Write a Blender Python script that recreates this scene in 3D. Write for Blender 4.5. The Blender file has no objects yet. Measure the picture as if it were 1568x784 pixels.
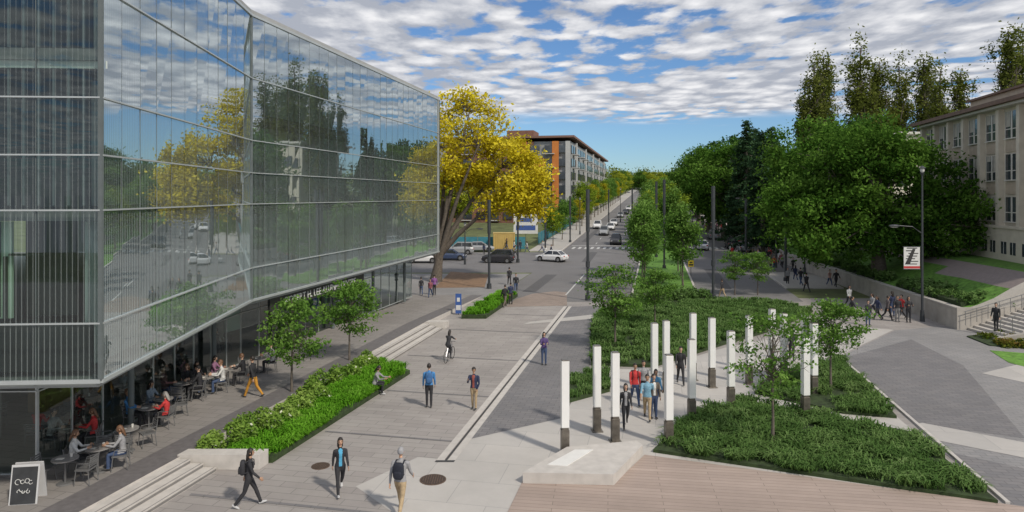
import bpy, math, random, numpy as np
from mathutils import Vector, Matrix
random.seed(7)
rng=np.random.default_rng(7)
R=math.radians
H=9.0;F=1045.;HY=300.;CX=784.;SL=.21
scene=bpy.context.scene
def gz(y): return 0.0 if y<90 else .03*(min(y,600)-90)
def site(u,v,z=0.0):
    # ground position of an image pixel (column, row) seen from the camera 9 m up at the origin
    k=(v-HY)/F; Y=(H-z)/k
    if Y>90: Y=(H-z+2.7)/(k+.03)
    return ((u-CX)/F*Y, Y)
# ------------------------------------------------------------------ materials
MC={}
def newmat(name):
    m=bpy.data.materials.new(name); m.use_nodes=True
    nt=m.node_tree; nt.nodes.clear()
    out=nt.nodes.new('ShaderNodeOutputMaterial')
    return m,nt,out
def mat(name,col,rough=.7,var=.15,scale=3.,bump=0.,metal=0.,bscale=None,detail=5,spec=.5,big=0.):
    key=(name)
    if key in MC: return MC[key]
    m,nt,out=newmat(name); N=nt.nodes; L=nt.links
    b=N.new('ShaderNodeBsdfPrincipled'); b.inputs['Roughness'].default_value=rough; b.inputs['Metallic'].default_value=metal
    b.inputs['Specular IOR Level'].default_value=spec
    L.new(b.outputs[0],out.inputs[0])
    tc=N.new('ShaderNodeTexCoord')
    n=N.new('ShaderNodeTexNoise'); n.inputs['Scale'].default_value=scale; n.inputs['Detail'].default_value=detail
    L.new(tc.outputs['Object'],n.inputs['Vector'])
    r=N.new('ShaderNodeValToRGB'); r.color_ramp.elements[0].position=.3; r.color_ramp.elements[1].position=.7
    lo=[c*(1-var) for c in col[:3]]; hi=[min(1,c*(1+var)) for c in col[:3]]
    r.color_ramp.elements[0].color=(*lo,1); r.color_ramp.elements[1].color=(*hi,1)
    L.new(n.outputs['Fac'],r.inputs[0])
    last=r.outputs[0]
    if big>0:
        n2=N.new('ShaderNodeTexNoise'); n2.inputs['Scale'].default_value=.12; n2.inputs['Detail'].default_value=7;n2.inputs['Roughness'].default_value=.65
        L.new(tc.outputs['Object'],n2.inputs['Vector'])
        mr=N.new('ShaderNodeMapRange'); mr.inputs[1].default_value=.3;mr.inputs[2].default_value=.7;mr.inputs[3].default_value=1-big;mr.inputs[4].default_value=1+big
        L.new(n2.outputs['Fac'],mr.inputs[0])
        mx=N.new('ShaderNodeVectorMath'); mx.operation='SCALE'
        L.new(last,mx.inputs[0]); L.new(mr.outputs[0],mx.inputs['Scale']); last=mx.outputs[0]
    L.new(last,b.inputs['Base Color'])
    if bump>0:
        n3=N.new('ShaderNodeTexNoise'); n3.inputs['Scale'].default_value=bscale or scale*6; n3.inputs['Detail'].default_value=4
        L.new(tc.outputs['Object'],n3.inputs['Vector'])
        bp=N.new('ShaderNodeBump'); bp.inputs['Strength'].default_value=bump; bp.inputs['Distance'].default_value=.03
        L.new(n3.outputs['Fac'],bp.inputs['Height']); L.new(bp.outputs[0],b.inputs['Normal'])
    MC[key]=m; return m
def paver(name,c1,c2,mortar,w,h,rot,big=.12,rough=.75,ms=.012):
    m,nt,out=newmat(name); N=nt.nodes; L=nt.links
    b=N.new('ShaderNodeBsdfPrincipled'); b.inputs['Roughness'].default_value=rough
    L.new(b.outputs[0],out.inputs[0])
    tc=N.new('ShaderNodeTexCoord'); mp=N.new('ShaderNodeMapping'); mp.inputs['Rotation'].default_value=(0,0,rot)
    L.new(tc.outputs['Object'],mp.inputs[0])
    br=N.new('ShaderNodeTexBrick'); br.inputs['Scale'].default_value=1; br.inputs['Brick Width'].default_value=w; br.inputs['Row Height'].default_value=h
    br.inputs['Mortar Size'].default_value=ms; br.inputs['Mortar Smooth'].default_value=.3
    br.inputs['Color1'].default_value=(*c1,1);br.inputs['Color2'].default_value=(*c2,1);br.inputs['Mortar'].default_value=(*mortar,1)
    L.new(mp.outputs[0],br.inputs['Vector'])
    n=N.new('ShaderNodeTexNoise'); n.inputs['Scale'].default_value=.25; n.inputs['Detail'].default_value=9; n.inputs['Roughness'].default_value=.7
    L.new(tc.outputs['Object'],n.inputs['Vector'])
    mr=N.new('ShaderNodeMapRange'); mr.inputs[1].default_value=.3;mr.inputs[2].default_value=.7;mr.inputs[3].default_value=1-big;mr.inputs[4].default_value=1+big
    L.new(n.outputs['Fac'],mr.inputs[0])
    mx=N.new('ShaderNodeVectorMath'); mx.operation='SCALE'; L.new(br.outputs['Color'],mx.inputs[0]); L.new(mr.outputs[0],mx.inputs['Scale'])
    L.new(mx.outputs[0],b.inputs['Base Color'])
    n3=N.new('ShaderNodeTexNoise'); n3.inputs['Scale'].default_value=25
    L.new(tc.outputs['Object'],n3.inputs['Vector'])
    bp=N.new('ShaderNodeBump'); bp.inputs['Strength'].default_value=.15; bp.inputs['Distance'].default_value=.02
    L.new(n3.outputs['Fac'],bp.inputs['Height']); L.new(bp.outputs[0],b.inputs['Normal'])
    return m
def leafmat(name,trans=.3):
    m,nt,out=newmat(name); N=nt.nodes; L=nt.links
    at=N.new('ShaderNodeAttribute'); at.attribute_name='Col'
    d=N.new('ShaderNodeBsdfDiffuse'); t=N.new('ShaderNodeBsdfTranslucent'); mx=N.new('ShaderNodeMixShader'); mx.inputs[0].default_value=trans
    L.new(at.outputs['Color'],d.inputs[0]); L.new(at.outputs['Color'],t.inputs[0]); L.new(d.outputs[0],mx.inputs[1]); L.new(t.outputs[0],mx.inputs[2])
    L.new(mx.outputs[0],out.inputs[0]); return m
def glass(name,fac=.35,tint=(.7,.82,.78),stripe=0.,sw=.14,duty=.35,scol=(.60,.67,.65),refl=(.87,.95,.98),top=.25):
    m,nt,out=newmat(name); N=nt.nodes; L=nt.links
    tr=N.new('ShaderNodeBsdfTransparent'); tr.inputs[0].default_value=(*tint,1)
    gl=N.new('ShaderNodeBsdfGlossy'); gl.inputs['Color'].default_value=(*refl,1); gl.inputs['Roughness'].default_value=.01
    lw=N.new('ShaderNodeLayerWeight'); lw.inputs[0].default_value=.35
    ma=N.new('ShaderNodeMath'); ma.operation='MULTIPLY_ADD'; ma.inputs[1].default_value=.6; ma.inputs[2].default_value=fac; ma.use_clamp=True
    L.new(lw.outputs['Fresnel'],ma.inputs[0])
    mx=N.new('ShaderNodeMixShader'); L.new(ma.outputs[0],mx.inputs[0]); L.new(tr.outputs[0],mx.inputs[1]); L.new(gl.outputs[0],mx.inputs[2])
    last=mx.outputs[0]
    if stripe>0:
        uv=N.new('ShaderNodeUVMap'); sp=N.new('ShaderNodeSeparateXYZ'); L.new(uv.outputs[0],sp.inputs[0])
        dv=N.new('ShaderNodeMath'); dv.operation='DIVIDE'; dv.inputs[1].default_value=sw; L.new(sp.outputs[0],dv.inputs[0])
        fr=N.new('ShaderNodeMath'); fr.operation='FRACT'; L.new(dv.outputs[0],fr.inputs[0])
        lt=N.new('ShaderNodeMath'); lt.operation='LESS_THAN'; lt.inputs[1].default_value=duty; L.new(fr.outputs[0],lt.inputs[0])
        mr=N.new('ShaderNodeMapRange'); mr.inputs[1].default_value=4.;mr.inputs[2].default_value=13.;mr.inputs[3].default_value=stripe;mr.inputs[4].default_value=stripe*top
        L.new(sp.outputs[1],mr.inputs[0])
        mu=N.new('ShaderNodeMath'); mu.operation='MULTIPLY'; L.new(lt.outputs[0],mu.inputs[0]); L.new(mr.outputs[0],mu.inputs[1])
        df=N.new('ShaderNodeBsdfDiffuse'); df.inputs[0].default_value=(*scol,1)
        m2=N.new('ShaderNodeMixShader'); L.new(mu.outputs[0],m2.inputs[0]); L.new(last,m2.inputs[1]); L.new(df.outputs[0],m2.inputs[2]); last=m2.outputs[0]
    L.new(last,out.inputs[0]); return m
# ------------------------------------------------------------------ mesh helpers
class MB:
    def __init__(s): s.v=[];s.f=[];s.m=[];s.mats=[]
    def mi(s,mt):
        if mt not in s.mats: s.mats.append(mt)
        return s.mats.index(mt)
    def add(s,vs,fs,mt):
        o=len(s.v); s.v+= [tuple(p) for p in vs]; i=s.mi(mt)
        for f in fs: s.f.append(tuple(o+k for k in f)); s.m.append(i)
    def box(s,c,sz,mt,rz=0,rx=0,top=1.):
        M=Matrix.Rotation(rz,3,'Z')@Matrix.Rotation(rx,3,'X'); vs=[]
        for z in(-1,1):
            k=top if z>0 else 1
            for x,y in((-1,-1),(1,-1),(1,1),(-1,1)):
                vs.append(Vector(c)+M@Vector((x*sz[0]/2*k,y*sz[1]/2*k,z*sz[2]/2)))
        s.add(vs,[(3,2,1,0),(4,5,6,7),(0,1,5,4),(1,2,6,5),(2,3,7,6),(3,0,4,7)],mt)
    def prism(s,poly,z0,z1,mt,top=None):
        a=sum(poly[i][0]*poly[(i+1)%len(poly)][1]-poly[(i+1)%len(poly)][0]*poly[i][1] for i in range(len(poly)))
        if a<0: poly=poly[::-1]
        n=len(poly); vs=[(p[0],p[1],z0) for p in poly]+[(p[0],p[1],z1) for p in poly]
        s.add(vs,[tuple(range(n))[::-1]]+[(i,(i+1)%n,n+(i+1)%n,n+i) for i in range(n)],mt)
        s.add([(p[0],p[1],z1) for p in poly],[tuple(range(n))],top or mt)
    def tube(s,pts,rad,mt,n=8,cap=True):
        pts=[Vector(p) for p in pts]
        if not hasattr(rad,'__len__'): rad=[rad]*len(pts)
        vs=[]
        for i,p in enumerate(pts):
            d=(pts[min(i+1,len(pts)-1)]-pts[max(i-1,0)]).normalized()
            a=Vector((1,0,0)) if abs(d.x)<.9 else Vector((0,1,0))
            u=d.cross(a).normalized(); w=d.cross(u)
            for k in range(n):
                t=2*math.pi*k/n; vs.append(p+(u*math.cos(t)+w*math.sin(t))*rad[i])
        fs=[(i*n+k,i*n+(k+1)%n,(i+1)*n+(k+1)%n,(i+1)*n+k) for i in range(len(pts)-1) for k in range(n)]
        if cap: fs+=[tuple(range(n))[::-1],tuple(range((len(pts)-1)*n,len(pts)*n))]
        s.add(vs,fs,mt)
    def ell(s,c,r,mt,nu=10,nv=7):
        vs=[];fs=[]
        for j in range(nv+1):
            ph=math.pi*j/nv
            for i in range(nu):
                th=2*math.pi*i/nu; vs.append((c[0]+r[0]*math.sin(ph)*math.cos(th),c[1]+r[1]*math.sin(ph)*math.sin(th),c[2]-r[2]*math.cos(ph)))
        for j in range(nv):
            for i in range(nu): fs.append((j*nu+i,j*nu+(i+1)%nu,(j+1)*nu+(i+1)%nu,(j+1)*nu+i))
        s.add(vs,fs,mt)
    def mesh(s,name):
        me=bpy.data.meshes.new(name); me.from_pydata(s.v,[],s.f)
        for m in s.mats: me.materials.append(m)
        me.polygons.foreach_set('material_index',s.m); me.update(); return me
    def build(s,name,loc=(0,0,0),rz=0,smooth=False,parent=None,bevel=0):
        me=s.mesh(name)
        if smooth: me.polygons.foreach_set('use_smooth',[True]*len(me.polygons))
        return place(name,me,loc,rz,parent,bevel=bevel)
def place(name,me,loc=(0,0,0),rz=0,parent=None,scale=1,bevel=0):
    o=bpy.data.objects.new(name,me); scene.collection.objects.link(o); o.location=loc; o.rotation_euler[2]=rz
    o.scale=(scale,)*3 if not hasattr(scale,'__len__') else scale
    if parent: o.parent=parent
    if bevel:
        b=o.modifiers.new('bevel','BEVEL'); b.width=bevel; b.segments=2; b.limit_method='ANGLE'
    return o
def empty(name,loc=(0,0,0)):
    o=bpy.data.objects.new(name,None); scene.collection.objects.link(o); o.location=loc; return o
def npmesh(name,parts,mats,smooth=False):
    """parts: (verts Nx3, quads Mx4, matindex, col Nx3 or None)"""
    V=[];Q=[];MI=[];C=[];o=0
    for v,q,mi,c in parts:
        v=np.asarray(v,float);q=np.asarray(q,int)
        V.append(v);Q.append(q+o);MI.append(np.full(len(q),mi) if np.isscalar(mi) else mi);o+=len(v)
        C.append(np.tile((.1,.1,.1),(len(v),1)) if c is None else c)
    V=np.concatenate(V);Q=np.concatenate(Q);MI=np.concatenate(MI);C=np.concatenate(C)
    me=bpy.data.meshes.new(name); me.vertices.add(len(V)); me.vertices.foreach_set('co',V.ravel())
    me.loops.add(Q.size); me.loops.foreach_set('vertex_index',Q.ravel().astype(np.int32))
    me.polygons.add(len(Q)); me.polygons.foreach_set('loop_start',np.arange(0,Q.size,4,dtype=np.int32)); me.polygons.foreach_set('loop_total',np.full(len(Q),4,dtype=np.int32))
    me.polygons.foreach_set('material_index',MI.astype(np.int32))
    if smooth: me.polygons.foreach_set('use_smooth',np.ones(len(Q),dtype=bool))
    ca=me.color_attributes.new('Col','FLOAT_COLOR','POINT'); ca.data.foreach_set('color',np.hstack([C,np.ones((len(C),1))]).ravel().astype(np.float32))
    for m in mats: me.materials.append(m)
    me.update(calc_edges=True); return me
def nptube(pts,rad,n=6):
    pts=np.asarray(pts,float); vs=[]
    for i,p in enumerate(pts):
        d=pts[min(i+1,len(pts)-1)]-pts[max(i-1,0)]; d/=np.linalg.norm(d)+1e-9
        a=np.array((1,0,0)) if abs(d[0])<.9 else np.array((0,1,0)); u=np.cross(d,a);u/=np.linalg.norm(u);w=np.cross(d,u)
        t=np.arange(n)*2*math.pi/n; vs.append(p+(np.outer(np.cos(t),u)+np.outer(np.sin(t),w))*rad[i])
    vs=np.concatenate(vs); q=[(i*n+k,i*n+(k+1)%n,(i+1)*n+(k+1)%n,(i+1)*n+k) for i in range(len(pts)-1) for k in range(n)]
    return vs,np.array(q)
def unit(v): return v/(np.linalg.norm(v,axis=1,keepdims=True)+1e-9)
def leaves(c,size,rg,flat=.4):
    n=len(c); nrm=unit(rg.normal(size=(n,3))+np.array((0,0,flat*2)))
    a=unit(np.cross(nrm,rg.normal(size=(n,3)))); b=np.cross(nrm,a)
    s=size*rg.uniform(.6,1.3,(n,1))
    v=np.stack([c-a*s,c-b*s*.55,c+a*s,c+b*s*.55],1).reshape(-1,3)
    return v,np.arange(n*4).reshape(-1,4)
BARK=mat('bark',(.13,.11,.09),.9,.3,6,.5)
LEAF=leafmat('foliage_leaf')
def lerpcol(cols,t):
    cols=np.array(cols); t=np.clip(t,0,.999)*(len(cols)-1); i=t.astype(int); f=(t-i)[:,None]
    return cols[i]*(1-f)+cols[i+1]*f
def tree_mesh(name,blobs,trunk_top,trunk_r,nclump,per,leaf,cr,cols,seed,nlimb=24,fork=None,lean=(0,0),fl=.7,shell=2.6,bark=BARK,sparse=None,lr=1.,mains=None):
    rg=np.random.default_rng(seed); parts=[]
    B=np.array(blobs,float); w=B[:,3]*B[:,4]*B[:,5]; w/=w.sum()
    idx=rg.choice(len(B),nclump,p=w); d=unit(rg.normal(size=(nclump,3))); r=rg.uniform(0.08,1,(nclump,1))**(1/shell)
    C=B[idx,:3]+d*r*B[idx,3:]
    C[:,2]=np.maximum(C[:,2],.2)
    T=np.array([(lean[0]*k/5+rg.normal()*trunk_r*.15*(k>0),lean[1]*k/5+rg.normal()*trunk_r*.15*(k>0),trunk_top*k/5-.1*(k==0)) for k in range(6)])
    parts.append((*nptube(T,[trunk_r*(1.35 if k==0 else 1-.14*k) for k in range(6)],8),0,None))
    MP=[]
    if mains:
        # heavy scaffold limbs; secondary limbs start from these
        for e in mains:
            e=np.array(e,float); p0=T[1]+(T[2]-T[1])*rg.uniform(0,1); mp_=p0+(e-p0)*.5+np.array((0,0,.9)); q1=p0+(e-p0)*.22+np.array((0,0,.7))
            parts.append((*nptube([p0,q1,mp_,e],[trunk_r*.62,trunk_r*.5,trunk_r*.36,trunk_r*.15],7),0,None)); MP+=[q1,mp_,(mp_+e)/2,e]
        MP=np.array(MP)
    fz=fork if fork else trunk_top*.45
    for i in range(min(nlimb,nclump)):
        c=C[i]; z0=rg.uniform(fz,trunk_top); k=z0/trunk_top*5; k0=int(min(k,4)); p0=T[k0]+(T[k0+1]-T[k0])*(k-k0)
        if mains:
            p0=MP[np.argmin(np.linalg.norm(MP-c,axis=1)+(MP[:,2]>c[2]+.5)*3)]
        elif c[2]<z0: p0=T[2]+(T[3]-T[2])*.5
        L=np.linalg.norm(c-p0); m1=p0+(c-p0)*.35+rg.normal(size=3)*L*.06+np.array((0,0,L*.04)); m2=p0+(c-p0)*.7+rg.normal(size=3)*L*.06
        rr=trunk_r*rg.uniform(.28,.5)*lr
        parts.append((*nptube([p0,m1,m2,c],[rr,rr*.65,rr*.4,rr*.1],5),0,None))
        for q in range(2):
            e=m2+rg.normal(size=3)*min(L*.2,.9); parts.append((*nptube([m1 if q else m2,(m2+e)/2,e],[rr*.4,rr*.25,rr*.07],4),0,None))
    rad=cr*rg.uniform(.55,1.35,(nclump,1))
    dens=np.ones(nclump) if sparse is None else np.array(sparse)[idx]
    n=rg.poisson(per*dens*(rad[:,0]/cr)**2)+1
    ci=np.repeat(np.arange(nclump),n); off=rg.normal(size=(len(ci),3)); 
    off=off*np.array((.55,.55,.55*fl))
    P=C[ci]+off*rad[ci]
    v,q=leaves(P,leaf,rg)
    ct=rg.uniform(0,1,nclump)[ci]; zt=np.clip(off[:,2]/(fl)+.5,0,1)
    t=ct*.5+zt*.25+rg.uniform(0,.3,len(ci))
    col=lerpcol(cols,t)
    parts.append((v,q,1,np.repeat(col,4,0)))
    return npmesh(name,parts,[bark,LEAF])
def tree(name,loc,*a,**k):
    me=tree_mesh(name,*a,**k); return place(name,me,loc)
# ------------------------------------------------------------------ camera, sky, sun
cam=bpy.data.cameras.new('camera'); co=bpy.data.objects.new('camera',cam); scene.collection.objects.link(co)
co.location=(0,0,H); co.rotation_euler=(R(90),0,0); cam.lens=24; cam.sensor_width=36; cam.shift_y=-92/1568; cam.clip_end=6000; cam.clip_start=.1
scene.camera=co
scene.view_settings.view_transform='Standard'; scene.view_settings.look='None'; scene.view_settings.exposure=0
AZ,EL=138,44
w=bpy.data.worlds.new('World'); scene.world=w; w.use_nodes=True; nt=w.node_tree; N=nt.nodes; L=nt.links; N.clear()
wo=N.new('ShaderNodeOutputWorld'); bg=N.new('ShaderNodeBackground'); bg.inputs[1].default_value=.12; L.new(bg.outputs[0],wo.inputs[0])
sk=N.new('ShaderNodeTexSky'); sk.sky_type='NISHITA'; sk.sun_disc=False; sk.sun_elevation=R(EL); sk.sun_rotation=R(AZ); sk.air_density=1.0; sk.dust_density=.3; sk.ozone_density=2
tint=N.new('ShaderNodeVectorMath'); tint.operation='MULTIPLY'; tint.inputs[1].default_value=(.54,.72,.93); L.new(sk.outputs[0],tint.inputs[0])
tc=N.new('ShaderNodeTexCoord'); sp=N.new('ShaderNodeSeparateXYZ'); L.new(tc.outputs['Generated'],sp.inputs[0])
def M(op,a=None,b=None,c=None,clamp=False):
    n=N.new('ShaderNodeMath'); n.operation=op; n.use_clamp=clamp
    for i,x in enumerate((a,b,c)):
        if x is None: continue
        if isinstance(x,(int,float)): n.inputs[i].default_value=x
        else: L.new(x,n.inputs[i])
    return n.outputs[0]
zc=M('ADD',M('MAXIMUM',sp.outputs[2],0.0),.03)
u=M('DIVIDE',sp.outputs[0],zc); v=M('DIVIDE',sp.outputs[1],zc)
cb=N.new('ShaderNodeCombineXYZ'); L.new(u,cb.inputs[0]); L.new(v,cb.inputs[1])
def noise(scale,det,rough,dist=0,off=(0,0,0),sc=(1,1,1)):
    mp=N.new('ShaderNodeMapping'); mp.inputs['Location'].default_value=off; mp.inputs['Scale'].default_value=sc; L.new(cb.outputs[0],mp.inputs[0])
    n=N.new('ShaderNodeTexNoise'); n.inputs['Scale'].default_value=scale; n.inputs['Detail'].default_value=det; n.inputs['Roughness'].default_value=rough; n.inputs['Distortion'].default_value=dist
    L.new(mp.outputs[0],n.inputs['Vector']); return n.outputs['Fac']
n1=noise(4.6,5,.58,0,(0,0,0),(1.15,.75,1)); n2=noise(.7,3,.5,0,(3,1,0)); n3=noise(5.5,5,.6,0,(7.1,2.3,0),(1.1,.75,1))
vo=N.new('ShaderNodeTexVoronoi'); vo.feature='SMOOTH_F1'; vo.inputs['Scale'].default_value=4.2; vo.inputs['Smoothness'].default_value=.5
wn=N.new('ShaderNodeTexNoise'); wn.inputs['Scale'].default_value=2.5; wn.inputs['Detail'].default_value=3; L.new(cb.outputs[0],wn.inputs['Vector'])
wa=N.new('ShaderNodeVectorMath'); wa.operation='MULTIPLY_ADD'; wa.inputs[1].default_value=(.35,.35,0); L.new(wn.outputs['Color'],wa.inputs[0]); L.new(cb.outputs[0],wa.inputs[2]); L.new(wa.outputs[0],vo.inputs['Vector'])
puff=M('SUBTRACT',1.0,M('MULTIPLY',vo.outputs['Distance'],1.2))
dens=M('ADD',M('ADD',M('MULTIPLY',n1,.7),M('MULTIPLY',puff,.3)),M('MULTIPLY',M('SUBTRACT',n2,.5),.55))
mask=N.new('ShaderNodeMapRange'); mask.interpolation_type='SMOOTHSTEP'; mask.inputs[1].default_value=.31; mask.inputs[2].default_value=.45; L.new(dens,mask.inputs[0])
edge=N.new('ShaderNodeMapRange'); edge.interpolation_type='SMOOTHSTEP'; edge.inputs[1].default_value=7.6; edge.inputs[2].default_value=6.4; edge.inputs[3].default_value=0; edge.inputs[4].default_value=1
L.new(M('ADD',M('ADD',v,M('MULTIPLY',u,.12)),M('MULTIPLY',M('SUBTRACT',n2,.5),3.)),edge.inputs[0])
mk=M('MULTIPLY',mask.outputs[0],edge.outputs[0])
cr=N.new('ShaderNodeValToRGB'); L.new(M('ADD',M('MULTIPLY',n3,.6),M('MULTIPLY',puff,.38)),cr.inputs[0]); e=cr.color_ramp.elements
e[0].position=.36; e[0].color=(.42,.45,.52,1); e[1].position=.66; e[1].color=(.90,.90,.92,1)
sc=N.new('ShaderNodeVectorMath'); sc.operation='SCALE'; sc.inputs['Scale'].default_value=8.3; L.new(cr.outputs[0],sc.inputs[0])
mx=N.new('ShaderNodeMix'); mx.data_type='VECTOR'; L.new(mk,mx.inputs['Factor']); L.new(tint.outputs[0],mx.inputs['A']); L.new(sc.outputs[0],mx.inputs['B'])
L.new(mx.outputs['Result'],bg.inputs[0])
sun=bpy.data.lights.new('sun','SUN'); sun.energy=3.1; sun.angle=R(4); sun.color=(1,.92,.80)
so=bpy.data.objects.new('sun',sun); scene.collection.objects.link(so)
sd=Vector((math.sin(R(AZ))*math.cos(R(EL)),math.cos(R(AZ))*math.cos(R(EL)),math.sin(R(EL))))
so.rotation_euler=(-sd).to_track_quat('-Z','Y').to_euler(); so.location=(0,-20,60)
# ------------------------------------------------------------------ ground & paving
TH=-math.atan(SL)   # rotation of street grid about z (clockwise)
GR=mat('ground_soil',(.11,.13,.05),.95,.3,.6,.3,big=.2)
ASPH=mat('asphalt',(.165,.16,.16),.85,.14,8,.15,bscale=60,big=.16)
CONC=mat('concrete',(.40,.38,.35),.8,.08,4,.1,big=.08)
CONCW=mat('pale_concrete',(.50,.47,.435),.75,.09,3,.08,big=.09)
GRASS=mat('lawn_grass',(.10,.22,.03),.9,.4,3,.6,bscale=30,big=.25)
SOIL=mat('planting_soil',(.03,.05,.015),.95,.4,4,.3)
PAINT=mat('road_paint',(.50,.50,.48),.6,.3,4)
PAVE=paver('granite_pavers',(.33,.305,.285),(.29,.265,.25),(.18,.17,.16),1.2,.4,-TH,.15)
PAVD=paver('dark_pavers',(.165,.16,.165),(.20,.19,.19),(.10,.10,.10),.5,.25,-TH,.15)
PAVM=paver('mid_grey_pavers',(.235,.23,.23),(.27,.26,.255),(.15,.15,.15),.5,.25,-TH,.15)
PAVP=paver('pale_band_pavers',(.47,.445,.415),(.43,.41,.385),(.30,.29,.28),2.4,1.6,-TH,.12,ms=.01)
BRK=paver('brick_pavers',(.24,.19,.16),(.30,.24,.20),(.18,.15,.13),.4,.2,-TH,.2)
DECK=paver('timber_deck',(.33,.26,.22),(.385,.305,.26),(.15,.12,.10),3.2,.22,math.radians(8),.15,ms=.008)
g=MB(); ys=[-80,0,90,600,4000]
vs=[];fs=[]
for y in ys:
    for x in (-2500,-200,200,2500): vs.append((x,y,gz(y)))
for j in range(4):
    for i in range(3): a=j*4+i; fs.append((a,a+1,a+5,a+4))
g.add(vs,fs,GR); g.build('ground')
def sheet(name,pts,z,m,world=False):
    b=MB(); p=[(*(q if world else site(*q)),) for q in pts]
    a=sum(p[i][0]*p[(i+1)%len(p)][1]-p[(i+1)%len(p)][0]*p[i][1] for i in range(len(p)))
    if a<0:p=p[::-1]
    b.add([(x,y,z) for x,y in p],[tuple(range(len(p)))],m); return b.build(name)
sheet('plaza_paving',[(-60,-40),(70,-40),(70,60),(-60,60)],.004,PAVE,True)
def strip(b,t0,t1,y0,y1,zo,m,side=0.):
    ysn=sorted(set([y0,y1]+[y for y in (90,600) if y0<y<y1]+list(range(int(y0//20+1)*20,int(y1),20))))
    vs=[];n=len(ysn)
    for y in ysn:
        z=gz(y)+zo; vs+=[(t0+SL*y,y,z),(t1+SL*y,y,z)]
        if side: vs+=[(t0+SL*y,y,z-side),(t1+SL*y,y,z-side)]
    k=4 if side else 2; fs=[]
    for i in range(n-1):
        a=i*k; c=a+k; fs.append((a,a+1,c+1,c))
        if side: fs+=[(a+2,a,c,c+2),(a+1,a+3,c+3,c+1)]
    if side: fs+=[(2,3,1,0),((n-1)*k,(n-1)*k+1,(n-1)*k+3,(n-1)*k+2)]
    b.add(vs,fs,m)
rd=MB(); strip(rd,-14.4,12.6,58,600,.010,ASPH); rd.build('road')
xr=MB(); vs=[];fs=[]
for i,y in enumerate((80,90,104)):
    vs+=[(-250,y,gz(y)+.007),(200,y,gz(y)+.007)]
fs=[(0,1,3,2),(2,3,5,4)]; xr.add(vs,fs,ASPH); xr.build('cross_road')
sw=MB(); strip(sw,-60,-14.5,60,79,.008,PAVM); sw.build('pavement')
sw=MB(); strip(sw,-19.5,-14.55,105,600,.13,CONC,.14); strip(sw,-14.55,-14.4,105,600,.15,CONCW,.16); sw.build('pavement')
sw=MB(); strip(sw,12.75,18.2,66,79.5,.125,CONC,.13); strip(sw,12.6,12.75,66,79.5,.15,CONCW,.16);strip(sw,12.75,18.2,105,600,.125,CONC,.13); strip(sw,12.6,12.75,105,600,.15,CONCW,.16); sw.build('pavement')
md=MB(); strip(md,-2.2,-2.0,63,600,.16,CONCW,.16); strip(md,3.7,3.9,63,600,.16,CONCW,.16); strip(md,-2.0,3.7,63,600,.14,GRASS,.14); md.build('road_median')
mk_=MB()
for k in range(11):
    t=-13.4+k*1.0; strip(mk_,t,t+.45,108.5,111.5,.016,PAINT)
for k in range(8):
    t=4.6+k*1.0; strip(mk_,t,t+.45,108.5,111.5,.016,PAINT)
for t in (-6.2,-10.2,8.2):
    y=116
    while y<420: strip(mk_,t,t+.13,y,y+3,.016,PAINT); y+=9
strip(mk_,-13.9,-5,113.5,113.9,.016,PAINT)
strip(mk_,-8.2,-8.05,62,78,.016,PAINT)
mk_.build('road_markings')
PATCH=mat('asphalt_patch',(.10,.098,.10),.85,.15,8,.15,bscale=60)
pt=MB()
for t0_,t1_,y0_,y1_ in ((-12.5,-11.2,64,78),(-5.5,-4.2,70,90),(-10,-8.8,92,104),(6,7.4,66,84),(-13,-12,120,150),(-4,-3,130,190)): strip(pt,t0_,t1_,y0_,y1_,.0135,PATCH)
pt.build('road_repair_patch')
sheet('brick_crossing_band',[(775,470),(868,468),(868,448),(850,446),(815,450),(790,458)],.0145,BRK)
sheet('tree_bed_earth',[(665,441),(742,440),(748,420),(690,416)],.012,mat('bare_earth',(.22,.14,.085),.95,.25,2,.5))
sheet('pale_paving',[(545,745),(640,700),(695,705),(722,672),(870,625),(905,565),(1000,566),(1100,535),(1190,515),(1250,495),(1368,505),(1285,545),(1375,640),(1530,770),(1500,800),(640,830),(600,784)],.008,PAVP)
sheet('dark_paving',[(874,470),(925,468),(905,505),(903,560),(862,640),(722,672)],.0125,PAVD)
sheet('pale_band',[(800,497),(925,487),(925,482),(905,482),(812,493)],.017,PAVP)
sheet('mid_paving',[(1288,546),(1370,506),(1440,500),(1568,505),(1640,520),(1900,640),(1568,790),(1545,775)],.0115,PAVM)
sheet('dark_paving',[(1292,548),(1395,520),(1475,560),(1570,672),(1400,648)],.016,PAVD)
sheet('dark_paving',[(1440,690),(1600,725),(1600,800),(1550,775)],.016,PAVD)
sheet('pale_band',[(1400,650),(1412,648),(1620,688),(1620,712),(1425,673)],.021,PAVP)
sheet('pale_band',[(1503,572),(1568,556),(1640,548),(1700,610),(1568,586)],.021,PAVP)
sheet('timber_deck',[(770,800),(800,738),(940,742),(987,697),(1548,774),(1800,810),(1700,900),(770,900)],.026,DECK)
k=MB(); a=Vector((*site(1283,545),0)); b_=Vector((*site(1543,772),0)); d=(b_-a); c=(a+b_)/2; k.box((c.x,c.y,.04),(d.length,.13,.08),CONCW,rz=math.atan2(d.y,d.x)); k.build('garden_kerb',bevel=.01)
bd=MB()
for y,ta,tb in ((26.0,-12.6,-7.5),(31.5,-12.4,-7.5),(38.5,-14.0,-7.5),(46,-14,-7.5),(52,-12,-7.5),(20.5,-14,-7.2)):
    bd.add([(ta+SL*y,y,.013),(tb+SL*y,y-.21*(tb-ta)*1.0,.013),(tb+SL*(y),y-.21*(tb-ta)+.14,.013),(ta+SL*y,y+.14,.013)],[(0,1,2,3)],PAVD)
bd.build('dark_paving_band')
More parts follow.
